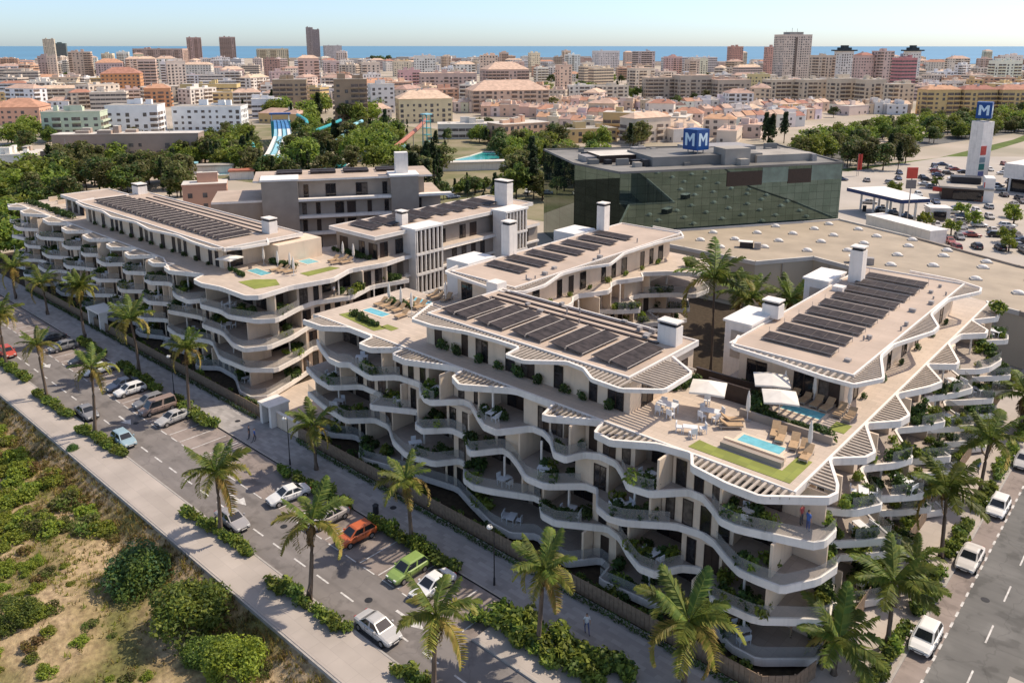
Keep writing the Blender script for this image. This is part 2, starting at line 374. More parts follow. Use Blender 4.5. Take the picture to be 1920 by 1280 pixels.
def tree_proto(name, ms, seed, h=8, cr=3.4, lumps=20, n=62, size=.38, tall=False):
    rnd = random.Random(seed); e = empty(name, (0, 0, 0), 'x', 'tree')
    tb = MB(); tb.tube([(0, 0, -.1), (.05, .04, h*.25), (-.06, .08, h*.5), (0, 0, h*.72)], [.24, .19, .14, .06], 6, TRUNK)
    cb = MB()
    for k in range(lumps):
        a = rnd.uniform(0, 6.28); t = rnd.random()
        if tall: z = h*(.16+.8*t); q = cr*(1-.75*t)*rnd.uniform(.1, .55); k2 = cr*(1-.6*t)*rnd.uniform(.4, .6); kz = k2*1.5
        else: z = h*(.30+.56*t); q = cr*math.sqrt(max(.05, 1-(t*1.6-.75)**2))*rnd.uniform(.25, .8); k2 = cr*rnd.uniform(.30, .48); kz = k2*.8
        p = (q*math.cos(a), q*math.sin(a), z)
        cb.leaves(p, k2, k2, kz, n, size, ms if rnd.random() < .7 else ms[::-1], rnd, shell=.45)
        if k % 2 == 0 and not tall: tb.tube([(0, 0, h*rnd.uniform(.3, .5)), (p[0]*.5, p[1]*.5, z*.85), p], [.09, .05, .02], 4, TRUNK)
    tb.build('trunk', e); cb.build('crown', e)
    return Proto(e)
TREES = {
 'green': [tree_proto('broadleaf_tree', [LF['mid'], LF['dark'], LF['light']], 21), tree_proto('broadleaf_tree', [LF['dark'], LF['mid'], LF['olive']], 22, 9, 3.6)],
 'olive': [tree_proto('olive_tree', [LF['olive'], LF['mid'], LF['olive']], 23, 8.5, 3.4)],
 'light': [tree_proto('leafy_tree', [LF['light'], LF['lime'], LF['mid']], 24, 7, 3.6)],
 'dark': [tree_proto('conifer_tree', [LF['pine'], LF['dark'], LF['pine']], 25, 12, 2.7, 20, 60, .42, True), tree_proto('cypress_tree', [LF['pine'], LF['pine'], LF['dark']], 26, 11, 1.5, 16, 60, .34, True)],
 'round': [tree_proto('round_tree', [LF['lime'], LF['light'], LF['mid']], 27, 5, 2.4, 14, 60, .3)]}
TW = {'green': 'green broadleaf tree', 'olive': 'olive brown tree', 'light': 'bright light green tree', 'dark': 'dark conifer', 'round': 'small round clipped tree'}
def plant_tree(kind, x, y, h, where, grp=None, z=0, wid=1):
    p = R.choice(TREES[kind]); base = {'green': 8.5, 'olive': 8.5, 'light': 7, 'dark': 11.5, 'round': 5}[kind]; k = h/base
    return p.put((x, y, z), R.uniform(0, 6.28), (k*wid, k*wid, k), TW[kind]+' '+where, group=grp or 'trees '+where)

# palms --------------------------------------------------------------
def frond_mesh(ms, L=3.0, droop=1.0, seed=1, w=.62):
    rnd = random.Random(seed); mb = MB(); n = 15; pts = []
    for i in range(n+1):
        t = i/n; pts.append((L*(t-.16*droop*t*t*t), 0, .95*L*t*(.62-.78*droop*t)))
    mb.tube(pts, [.045*(1-.85*i/n) for i in range(n+1)], 4, ms[1], cap=False)
    for i in range(2, n+1):
        for sub in (0, .5):
            t = (i-sub)/n; j = int(t*n); a = Vector(pts[j]); b = Vector(pts[min(j+1, n)]); c = a+(b-a)*(t*n-j)
            l = w*(math.sin(math.pi*min(1, t*.93+.07))**.6)*rnd.uniform(.85, 1.1)+.1
            for s in (-1, 1):
                tip = c+Vector((l*.55, s*l*.82, -l*rnd.uniform(.1, .55)))
                wv = Vector((.075, 0, 0)); mid = (c+tip)/2+Vector((0, 0, .05))
                mb.poly([c-wv*.6, mid-wv, tip, mid+wv, c+wv*.6], ms[0] if rnd.random() < .7 else ms[1])
    return mb
FR = []
for k, (ms, dr) in enumerate((([LF['frond'], LF['mid']], .75), ([LF['frondl'], LF['frond']], 1.15), ([LF['frondy'], LF['frondl']], 1.75), ([LF['mid'], LF['frond']], .35), ([LF['dry'], LF['dry']], 1.5))):
    o = frond_mesh(ms, droop=dr, seed=40+k).build('frond'); FR.append(o.data); bpy.data.objects.remove(o)
def trunk_mesh(seed):
    rnd = random.Random(seed); mb = MB(); pts = []; rs = []
    bx, by = rnd.uniform(-.25, .25), rnd.uniform(-.25, .25)
    for i in range(13):
        t = i/12; pts.append((bx*math.sin(t*2.6), by*math.sin(t*2.2), t)); rs.append((.19-.06*t+(.12*(1-t*8) if t < .12 else 0))*(1+.06*(i % 2)))
    mb.tube(pts, rs, 8, PTRUNK)
    return mb, pts[-1]
PTR = []
for s in range(3):
    mb, top = trunk_mesh(60+s); o = mb.build('trunk', smooth=True); PTR.append((o.data, top)); bpy.data.objects.remove(o)
def palm(x, y, h, label, grp, cr=1., n=17, dense=False, z=0, dark=False):
    e = empty('palm_tree', (x, y, z), label, 'palm tree', grp, R.uniform(0, 6.28)); e.rotation_euler[0] = R.uniform(-.06, .06); e.rotation_euler[1] = R.uniform(-.06, .06)
    n += R.choice((-4, -2, 0, 1)); cr *= R.uniform(.9, 1.1)
    tm, top = R.choice(PTR)
    t = bpy.data.objects.new('trunk', tm); COL.objects.link(t); t.parent = e; t.scale = (1, 1, h)
    a0 = R.uniform(0, 6)
    if dense: n = 34
    for i in range(n):
        k = i/n
        up = 62-88*k**1.1+R.uniform(-7, 7)           # inner fronds stand, outer ones hang
        if dense: up = 80-112*k
        me = FR[3] if k < .2 else FR[0] if k < .5 else FR[1] if k < .8 else FR[2]
        if dark and me in (FR[1], FR[2]) and R.random() < .75: me = FR[0]
        f = bpy.data.objects.new('frond', me); COL.objects.link(f); f.parent = e
        f.location = (top[0], top[1], h-.08); s = cr*1.2*R.uniform(.82, 1.12)*(.92 if k < .2 else 1)*(.74 if dense else 1)
        f.scale = (s, s*.95, s)
        f.rotation_euler = (R.uniform(-.25, .25), -rad(up*.75-6), a0+i*2.399+R.uniform(-.2, .2))
    for i in range(R.choice((0, 2, 4, 6)) if not dense else 8):
        f = bpy.data.objects.new('dead_frond', FR[4]); COL.objects.link(f); f.parent = e; f.location = (top[0], top[1], h-.2); s = cr*R.uniform(.55, .8); f.scale = (s, s*.7, s)
        f.rotation_euler = (R.uniform(-.3, .3), rad(R.uniform(52, 80)), R.uniform(0, 6.28))
    return e

# ------------------------------------------------------------------ the setting
def sheet(name, pl, z, m, h=.3):
    mb = MB()
    if h: mb.prism(pl, z-h, z, m)
    else: mb.poly([(x, y, z) for x, y in pl], m)
    return tag(mb.build(name), kind='structure')
def rect(x0, y0, x1, y1): return [(x0, y0), (x1, y0), (x1, y1), (x0, y1)]
sheet('ground', [(-40000, 28.75), (3000, 28.75), (40000, 40000), (-20000, 60000), (-40000, 40000)], -.06, CITYG, 0)
def coast(u, v): return G(u, v)
cs = [coast(-900, 117), coast(0, 113), coast(250, 113), coast(520, 109), coast(800, 110), coast(1130, 113), coast(1420, 121), coast(1750, 121), coast(2100, 119), coast(2600, 116)]
sea = MB(); far = [(x*24, y*24) for x, y in cs]
for i in range(len(cs)-1): sea.poly([(*cs[i], .6), (*cs[i+1], .6), (*far[i+1], .6), (*far[i], .6)], SEA)
tag(sea.build('sea'), kind='structure')
# street in front (runs along x), street on the right (runs along y)
sheet('sidewalk', rect(-420, 28.6, 30, 32.5), .10, PAVE)
sheet('road', rect(-420, 32.5, 30, 38.1), -.03, ASPH)
sheet('parking_bay', rect(-420, 38.1, -38.2, 43.0), -.022, PARK)
def bed_strip(x0, x1, y0, y1, n='planting_strip'): sheet(n, rect(x0, y0, x1, y1), .115, SOIL)
sheet('promenade', rect(-420, 43.0, -17.6, 47.75), .10, PROM)
sheet('courtyard_ground', rect(-200, 47.75, -16.6, 128), .02, SOIL)
sheet('side_pavement', rect(-17.6, 20, -12.62, 250), .098, PAVE)
sheet('side_parking_lane', rect(-12.62, 20, -10.95, 250), -.022, PARK)
sheet('side_road', rect(-10.95, 20, 6, 250), -.026, ASPH2)
sheet('plaza', rect(-38.2, 38.1, -17.6, 43.0), .106, PAVE)
k = MB()
for x0, x1, y in ((-420, 30, 32.42), (-420, -38.2, 43.0)): k.box(x0, y, -.1, x1, y+.16, .125, KERB)
k.box(-12.78, 20, -.1, -12.6, 250, .125, KERB); k.box(-38.3, 38.0, -.1, -12.7, 38.2, .125, KERB)
tag(k.build('kerb'), kind='structure')
# painted marks: every dash its own small sheet in one painted layer
pm = MB()
def mark(x0, y0, x1, y1, z=-.016): pm.poly([(x0, y0, z), (x1, y0, z), (x1, y1, z), (x0, y1, z)], PAINT)
x = -330.
while x < 20:
    mark(x, 34.56, x+1.75, 34.72)
    x += 3.45
x = -330.
while x < -40:
    mark(x, 37.98, x+1.5, 38.1, -.014); x += 2.6
for i in range(105):
    x = -39.6-2.6*i
    if -66 > x > -79: continue
    mark(x, 38.2, x+.12, 42.6, -.014)
y = 24.
while y < 230:
    mark(-11.08, y, -10.9, y+.75, -.014); y += 1.62
y = 26.
while y < 230:
    mark(-8.55, y, -8.42, y+2.6, -.018); y += 6.4
tag(pm.build('road_marking'), kind='structure')
am = MB()
for ax in (-43.6, -70.2, -96.8, -123.4):
    am.poly([(ax-1.7, 36.2, -.014), (ax+.2, 36.2, -.014), (ax+.2, 36.45, -.014), (ax-1.7, 36.45, -.014)], PAINT)
    am.poly([(ax+.2, 35.72, -.014), (ax+1.7, 36.32, -.014), (ax+.2, 36.95, -.014)], PAINT)
tag(am.build('road_arrow_marking'), kind='structure')
# the rough field below the pavement
rnd = random.Random(3)
def hfield(x, y):
    d = 28.6-y
    return -.15-1.5*min(1, d/2.2)-.02*d+.35*math.sin(x*.31+y*.2)*math.sin(y*.37-x*.11)*min(1, d/3)+.12*math.sin(x*1.3)*math.sin(y*1.1)*min(1, d/2)
FIELD = bpy.data.materials.new('field_ground'); FIELD.use_nodes = True
t = FIELD.node_tree; b = t.nodes['Principled BSDF']; b.inputs['Roughness'].default_value = 1
geo = t.nodes.new('ShaderNodeNewGeometry')
def noise(sc, det=5):
    n = t.nodes.new('ShaderNodeTexNoise'); n.inputs['Scale'].default_value = sc; n.inputs['Detail'].default_value = det
    t.links.new(geo.outputs['Position'], n.inputs['Vector']); return n
def ramp(n, stops):
    r = t.nodes.new('ShaderNodeValToRGB'); e = r.color_ramp.elements
    while len(e) < len(stops): e.new(.5)
    for el, (p_, c_) in zip(e, stops): el.position = p_; el.color = tuple(c_)+(1,)
    t.links.new(n.outputs[0], r.inputs[0]); return r
r1 = ramp(noise(.16), [(.42, (.47, .365, .24)), (.53, (.33, .26, .145)), (.66, (.17, .165, .06))])
r2 = ramp(noise(1.9, 8), [(.3, (.55, .5, .45)), (.7, (1.15, 1.12, 1.0))])
mm = t.nodes.new('ShaderNodeMix'); mm.data_type = 'RGBA'; mm.blend_type = 'MULTIPLY'; mm.inputs[0].default_value = 1
t.links.new(r1.outputs[0], mm.inputs[6]); t.links.new(r2.outputs[0], mm.inputs[7]); t.links.new(mm.outputs[2], b.inputs['Base Color'])
bp = t.nodes.new('ShaderNodeBump'); bp.inputs['Strength'].default_value = .8; bp.inputs['Distance'].default_value = .15
t.links.new(noise(3.5, 8).outputs[0], bp.inputs['Height']); t.links.new(bp.outputs[0], b.inputs['Normal'])
fm = MB(); xs = [-230+i*1.0 for i in range(250)]; ys = [28.59-.55*j-.012*j*j for j in range(75)]
b0 = 0
fm.mi(FIELD)
for yy in ys:
    for xx in xs: fm.v.append((xx, yy, hfield(xx, yy)+rnd.uniform(-.06, .06)))
nx = len(xs)
for j in range(len(ys)-1):
    for i in range(nx-1):
        fm.f.append((j*nx+i, (j+1)*nx+i, (j+1)*nx+i+1, j*nx+i+1)); fm.m.append(0)
tag(fm.build('field', smooth=True), kind='structure')
rt = MB(); rt.box(-420, 28.42, -2.2, 30, 28.6, .06, KERB); tag(rt.build('sidewalk_edge'), kind='structure')

# dry grass and weeds: nobody could count the blades
gm = MB(); rnd = random.Random(17)
def tuft(x, y, s, ms, n):
    z = hfield(x, y)
    for _ in range(n):
        a = rnd.uniform(0, 6.28); l = s*rnd.uniform(.5, 1.3); px, py = x+rnd.gauss(0, s*.5), y+rnd.gauss(0, s*.5)
        if py > 28.35: continue
        dx, dy = math.cos(a)*l*.5, math.sin(a)*l*.5; wx, wy = -math.sin(a)*.05, math.cos(a)*.05
        gm.poly([(px-wx, py-wy, z), (px+wx, py+wy, z), (px+dx, py+dy, z+l)], rnd.choice(ms))
for _ in range(6200):
    x = rnd.uniform(-125, -38); y = 28.4-abs(rnd.gauss(0, 9))
    if y < 8: continue
    edge = y > 25.2
    pn = math.sin(x*.23+1)*math.sin(y*.31+x*.05)+rnd.gauss(0, .45)
    if not edge and pn < -.05: continue
    if x > -66 and not edge and rnd.random() < .55: continue
    ms = [LF['dry'], LF['olive'], LF['yel']] if edge or rnd.random() < .35 else [LF['lime'], LF['light'], LF['yel']]
    tuft(x, y, rnd.uniform(.18, .42), ms, 9 if not edge else 12)
tag(gm.build('weeds'), 'dry yellow grass and low green weeds over the waste ground', 'grass', kind='stuff')
# bushes of the field (photo pixel on the ground, radius)
for u, v, r, kk, lab in ((262, 1092, 3.5, 0, 'large blue-green bush beside the pavement, uphill of the biggest bush'), (350, 1180, 4.1, 1, 'biggest dense green bush beside the pavement'), (440, 1262, 2.8, 2, 'rounded light green bush below the biggest bush'),
                         (35, 1165, 2.1, 1, 'dark green bush at the lower left edge of the field'), (385, 1238, 2.0, 1, 'dark green bush squeezed between the two largest bushes'), (140, 870, .8, 0, 'small blue-green bush leaning on the pavement edge')):
    x, y = G(u, v, -1.8); SH_BIG[kk].put((x, y, hfield(x, y)-.25), R.uniform(0, 6), (r, r, r*1.0), lab, group='large bushes in the field')
rf = random.Random(5)
fs = [(60, 1205, 1.0), (20, 905, 1.3), (75, 960, 1.2), (25, 1010, 1.5), (100, 1000, 1.0), (120, 1060, .6), (150, 1200, .9), (170, 1170, .8), (60, 1230, .7), (210, 1185, .5), (130, 1092, .55), (240, 1270, .9), (275, 1262, .7), (90, 1185, .8), (205, 1265, .5)]
for i in range(400):
    u, v = rf.uniform(-30, 260), rf.uniform(745, 1265)
    if v > 1000 and (u > 60+rf.uniform(0, 60) or rf.random() < .45): continue
    fs.append((u, v, rf.uniform(.6, 1.3)*(1.4 if v < 1000 else .85)))
for i, (u, v, r) in enumerate(fs):
    x, y = G(u, v, -1.6)
    if y > 26.4: continue
    kk = 0 if rf.random() < .62 else 1 if rf.random() < .72 else 2
    SH_FIELD[kk].put((x, y, hfield(x, y)-.12), rf.uniform(0, 6), (r*1.15, r*1.15, r*rf.uniform(.8, 1.15)), ['lime green low shrub on the waste field', 'olive green low shrub on the waste field', 'dry brown low shrub on the waste field'][kk], group='low shrubs scattered over the field')
for i in range(34):
    x = -118+i*2.25+rf.uniform(-.8, .8); y = 27.3-rf.random()*1.6
    r = rf.uniform(.55, 1.0)
    SH_FIELD[2 if rf.random() < .75 else 1].put((x, y, hfield(x, y)-.1), rf.uniform(0, 6), (r, r, r*.8), 'dry brown scrub along the pavement edge', group='scrub along the pavement edge')
# clipped beds of the street
def bed(u0, v0, u1, v1, wid, where, sc=.8, dens=1.0, grp='shrubs planted along the street'):
    a = G(u0, v0, .1); b_ = G(u1, v1, .1); n = max(2, int(math.dist(a, b_)*1.5*dens))
    for i in range(n):
        k = i/(n-1); x = a[0]+(b_[0]-a[0])*k+rf.uniform(-.25, .25); y = a[1]+(b_[1]-a[1])*k+rf.uniform(-wid, wid)
        s = sc*1.45*rf.uniform(.7, 1.2)
        (R.choice(SH_MID)).put((x, y, .11), rf.uniform(0, 6), (s, s, s*.95), 'leafy green shrub '+where, group=grp)
sw = 'in the sidewalk bed '
bed(0, 682, 52, 715, .15, sw+'nearest the red car'); bed(68, 740, 130, 780, .15, sw+'below the left slender palm')
bed(152, 808, 232, 856, .15, sw+'beside the light blue car'); bed(352, 965, 472, 1042, .15, sw+'beside the driving grey car')
bed(505, 1090, 645, 1185, .15, sw+'uphill of the silver car'); bed(745, 1262, 800, 1290, .15, sw+'at the bottom edge')
pw = 'in the promenade bed '
bed(228, 688, 300, 735, .3, pw+'behind the leftmost parked cars', .9); bed(325, 752, 393, 802, .3, pw+'behind the white parked van', .9); bed(152, 640, 190, 668, .3, pw+'at the far left', .9)
bed(532, 884, 652, 952, .3, pw+'behind the white coupe', .9); bed(702, 982, 852, 1072, .3, pw+'behind the red car', .9)
bed(905, 1160, 1130, 1290, .5, pw+'at the lower end, lit side', 1.05, 1.3); bed(945, 1155, 1180, 1275, .4, pw+'at the lower end, shaded side', 1.05, 1.3)
for y0, y1, nm in ((52, 56, 'near the front white car'), (57.5, 62, 'uphill of the front white car'), (64, 71, 'between the first two white cars'), (74, 81, 'by the second palm of the side street'), (84, 90, 'by the third palm of the side street'), (92, 101, 'by the far end of the side street'), (104, 120, 'beyond the residence')):
    y = y0
    while y < y1:
        s = R.uniform(.9, 1.35); R.choice(SH_MID).put((-13.5+R.uniform(-.25, .25), y, .1), R.uniform(0, 6), (s, s, s*1.1), 'green shrub on the side street kerb '+nm, group='shrubs along the side street'); y += .8
# hedge plants at the foot of the fence, as two long rows
hm = MB(); rnd = random.Random(23)
def hedge(x0, x1, lab):
    hb = MB(); x = x0
    while x < x1:
        hb.leaves((x, 47.15+rnd.uniform(-.1, .1), .38), .32, .26, rnd.uniform(.2, .4), 26, .10, [LF['dark'], LF['bluegreen'], LF['mid']], rnd, shell=.4); x += .33
    tag(hb.build('hedge', loc=((x0+x1)/2, 47.15, .1)), lab, 'hedge')
hedge(-76, -19, 'low dark green hedge along the fence of the front block'); hedge(-165, -84.5, 'low dark green hedge along the fence of the rear left block')
# timber fences, each plank run one fence with its posts
def fence(pts, h, lab, z=.1):
    e = empty('timber_fence', (*pts[0], z), lab, 'fence'); mb = MB(); pd = None
    for (x0, y0), (x1, y1) in zip(pts, pts[1:]):
        L = math.dist((x0, y0), (x1, y1)); n = int(L/.42); a = math.atan2(y1-y0, x1-x0)
        for i in range(n):
            k = (i+.5)/n; mb.obox(x0+(x1-x0)*k, y0+(y1-y0)*k, z, L/n-.03, .05+.012*(i % 2), h, a, FENCE)
        for i in range(int(L/3)+1):
            k = min(1, i*3/L); px, py = x0+(x1-x0)*k-math.sin(a)*.08-pts[0][0], y0+(y1-y0)*k+math.cos(a)*.08-pts[0][1]
            if pd is None:
                pb = MB(); pb.box(-.05, -.05, 0, .05, .05, h+.05, FENCE); o = pb.build('fence_post'); pd = o.data
            else: o = bpy.data.objects.new('fence_post', pd); COL.objects.link(o)
            o.parent = e; o.location = (px, py, 0); o.rotation_euler = (0, 0, a)
    mb.build('fence_board', e)
fence([(-76.5, 47.9), (-19.2, 47.9), (-17.4, 49.6), (-16.9, 52)], 1.45, 'tan timber fence in front of the near residence')
fence([(-16.75, 53), (-16.75, 108)], 1.5, 'tan timber fence along the side street pavement')
fence([(-168, 47.9), (-84.2, 47.9)], 1.35, 'tan timber fence in front of the left residence')

# ------------------------------------------------------------------ the residence blocks
ZL = {1: 1.0, 2: 4.2, 3: 7.4, 4: 10.6, 5: 13.8}
class Bld:
    def __init__(s, loc, label):
        s.e = empty('apartment_building', loc, label, 'apartment building'); s.wins = []; s.walls = []
    def finish(s):
        """the hundred nearest windows are parts with panes, the farther rest one part"""
        def dist(q):
            (s0, d, z), T = q[0], q[1]; x, y = T(s0, d); return P(x, y, z)[2]
        s.wins.sort(key=dist)
        rest = MB()
        for i, q in enumerate(s.wins):
            if i < 97:
                f = MB(); g = MB(); window(q, f, g); o = f.build('window', s.e); g.build('pane', o)
            else: window(q, rest, rest)
        if rest.v: tag(rest.build('window', s.e), kind='stuff')
        s.walls.sort(key=lambda q: P(*q.v[0])[2]); rest = MB()
        for i, q in enumerate(s.walls):
            if i < 95: q.build('wall', s.e)
            else:
                n = len(rest.v); rest.v += q.v; rest.f += [tuple(k+n for k in f_) for f_ in q.f]; rest.m += [rest.mi(q.mats[k]) for k in q.m]
        if rest.v: tag(rest.build('wall', s.e), kind='stuff')
def window(q, f, g):
    (s0, d, z0), T, s1, z1, n = q; c = 1 if s1 > s0 else -1
    def bx(a, b, za, zb, d0, d1, m, mb):
        p = [T(a, d0), T(b, d0), T(b, d1), T(a, d1)]
        if (p[1][0]-p[0][0])*(p[2][1]-p[1][1])-(p[1][1]-p[0][1])*(p[2][0]-p[1][0]) < 0: p = p[::-1]
        mb.prism(p, za, zb, m)
    t = .07
    bx(s0, s0+t, z0, z1, d-.05, d+.06, BROWN, f); bx(s1-t, s1, z0, z1, d-.05, d+.06, BROWN, f)
    bx(s0+t, s1-t, z1-t, z1, d-.05, d+.058, BROWN, f); bx(s0+t, s1-t, z0, z0+t, d-.05, d+.058, BROWN, f)
    for i in range(1, n):
        a = s0+(s1-s0)*i/n; bx(a-.035, a+.035, z0+t, z1-t, d-.05, d+.05, BROWN, f)
    for i in range(n):
        a, b = s0+(s1-s0)*i/n+.04, s0+(s1-s0)*(i+1)/n-.04; r = R.random()
        bx(a, b, z0+t, z1-t, d-.04, d+.022, CURT if r < .18 else DARK if r < .8 else BROWN, g)
def slab(bld, z, outer, back, rail_where, T_in=1, name='balcony_slab', h=.62, floor=None):
    """outer: open polyline (outside on its right hand), back: rest of the outline"""
    mb = MB(); inn = offset(outer, .2*T_in)
    strip(mb, outer, outer, z-h, z, WHITE)
    strip(mb, outer, inn, z, z, WHITE); strip(mb, inn, inn, z, z-.1, WHITE)
    mb.poly([(*p, z-.1) for p in inn+back], floor or (TAN if name == 'roof_terrace' else FLOOR))
    mb.poly([(*p, z-h) for p in (outer+back)[::-1]], WHITE)
    full = [inn[-1]]+back+[inn[0]]
    strip(mb, full, full, z-h, z-.1, WHITE)
    o = mb.build(name, bld.e)
    if rail_where:
        rb = MB(); rl = offset(outer, .1*T_in)
        for i in range(len(rl)-1):
            if rail_where(*outer[i]) and rail_where(*outer[i+1]):
                rb.poly([(*rl[i], z+.02), (*rl[i+1], z+.02), (*rl[i+1], z+.98), (*rl[i], z+.98)], RAIL)
            elif rb.v: rb.build('railing', o); rb = MB()
        if rb.v: rb.build('railing', o)
    return o
def pergola(bld, rim, z, slats, T, d_of, h=.42, wd=.24, name='pergola_canopy', d_in=.12, step=.52):
    """white rim along an open polyline with timber slats between it and the building"""
    mb = MB(); inn = offset(rim, wd)
    strip(mb, rim, rim, z-h, z, WHITE); strip(mb, rim, inn, z, z, WHITE); strip(mb, inn, inn, z, z-h, WHITE); strip(mb, inn, rim, z-h, z-h, WHITE)
    for a, b in ((rim[0], inn[0]), (rim[-1], inn[-1])): strip(mb, [a, b], [a, b], z-h, z, WHITE)
    for (s0, s1) in slats:
        s = s0
        while s < s1:
            d = d_of(s)
            if d > d_in+.3:
                p = [T(s, d_in), T(s, d-.12), T(s+.2, d-.12), T(s+.2, d_in)]
                if (p[1][0]-p[0][0])*(p[2][1]-p[1][1])-(p[1][1]-p[0][1])*(p[2][0]-p[1][0]) < 0: p = p[::-1]
                mb.prism(p, z-.2, z-.06, SLAT)
            s += step
    global LASTP
    LASTP = mb
LASTP = None
PLANTS = []
def facade(bld, T, s0, s1, d_of, z0, z1, sign, level, name, seed, deep=1.9, plants=True, furn=True):
    """wall between two slabs: front walls where the edge comes in, loggias behind where it goes out"""
    r = random.Random(seed); N = max(8, int((s1-s0)/.4)); runs = []
    for i in range(N):
        s = s0+(s1-s0)*(i+.5)/N; k = min(d_of(s), d_of(s-.55), d_of(s+.55)) < 1.15
        if runs and runs[-1][2] == k: runs[-1][1] = s0+(s1-s0)*(i+1)/N
        else: runs.append([s0+(s1-s0)*i/N, s0+(s1-s0)*(i+1)/N, k])
    out = []
    for a in runs:
        if a[1]-a[0] < 1.0 and out: out[-1][1] = a[1]
        else: out.append(a)
    def bx(a, b, da, db, za, zb, m):
        wall = MB(); bld.walls.append(wall)
        p = [T(a, da), T(b, da), T(b, db), T(a, db)]
        if (p[1][0]-p[0][0])*(p[2][1]-p[1][1])-(p[1][1]-p[0][1])*(p[2][0]-p[1][0]) < 0: p = p[::-1]
        wall.prism(p, za, zb, m)
    fl = z0-.1
    for a, b, k in out:
        L = b-a
        if k:
            wd = max(-.12, min(.75, min(d_of(a+L*q/8) for q in range(1, 8))-.22)); bx(a, b, wd, -deep+.02, fl+.001, z1+.02, CREAM)
            n = int(L/1.55)
            for i in range(n):
                if r.random() < .14 and n > 1: continue
                w_ = r.choice((.85, .95, 1.3)) ; c = a+L*(i+.5)/n
                bld.wins.append(((c-w_/2, wd, fl+.05), T, c+w_/2, fl+2.3, 1 if w_ < 1.2 else 2))
        else:
            n = max(1, int(L/2.9)); fin = a+.1 if r.random() < .5 else b-.3
            dm = max(.3, d_of((a+b)/2)-.7)
            bx(fin, fin+.2, min(dm, d_of(fin)-.35), -deep+.02, fl+.001, z1+.02, CREAM)
            for i in range(n):
                c = a+L*(i+.5)/n; w_ = min(2.5, L/n-.35)
                if w_ > .7: bld.wins.append(((c-w_/2, -deep, fl+.05), T, c+w_/2, fl+2.35, 2 if w_ > 1.6 else 1))
            if L > 4.5 and r.random() < .7:
                c = a+L*r.uniform(.35, .65); bx(c-.08, c+.08, min(.9, d_of(c)-.5), min(.9, d_of(c)-.5)-.16, fl+.001, z1+.02, WHITE)
            # planter with shrubs at one end, furniture at the other
            if plants:
                e0 = r.random() < .62; m = r.choice((4, 5, 6, 7))
                for i in range(m):
                    s = (a+.5+i*.62) if e0 else (b-.5-i*.62)
                    if not a+.3 < s < b-.3: continue
                    d = d_of(s); dd = max(-.9, d-r.uniform(.55, 1.6)) if d < 2 else d-r.choice((.6, .8, 2.2))
                    PLANTS.append((*T(s, dd), fl, r.uniform(.75, 1.25), name, level, r.random()))
            if furn and L > 3.2 and r.random() < .75:
                s = a+L*r.uniform(.4, .7); d = d_of(s)
                if d > 1.2: FURNS.append((*T(s, max(.1, d-1.5)), fl, r.uniform(0, 6.28), name, level))
FURNS = []

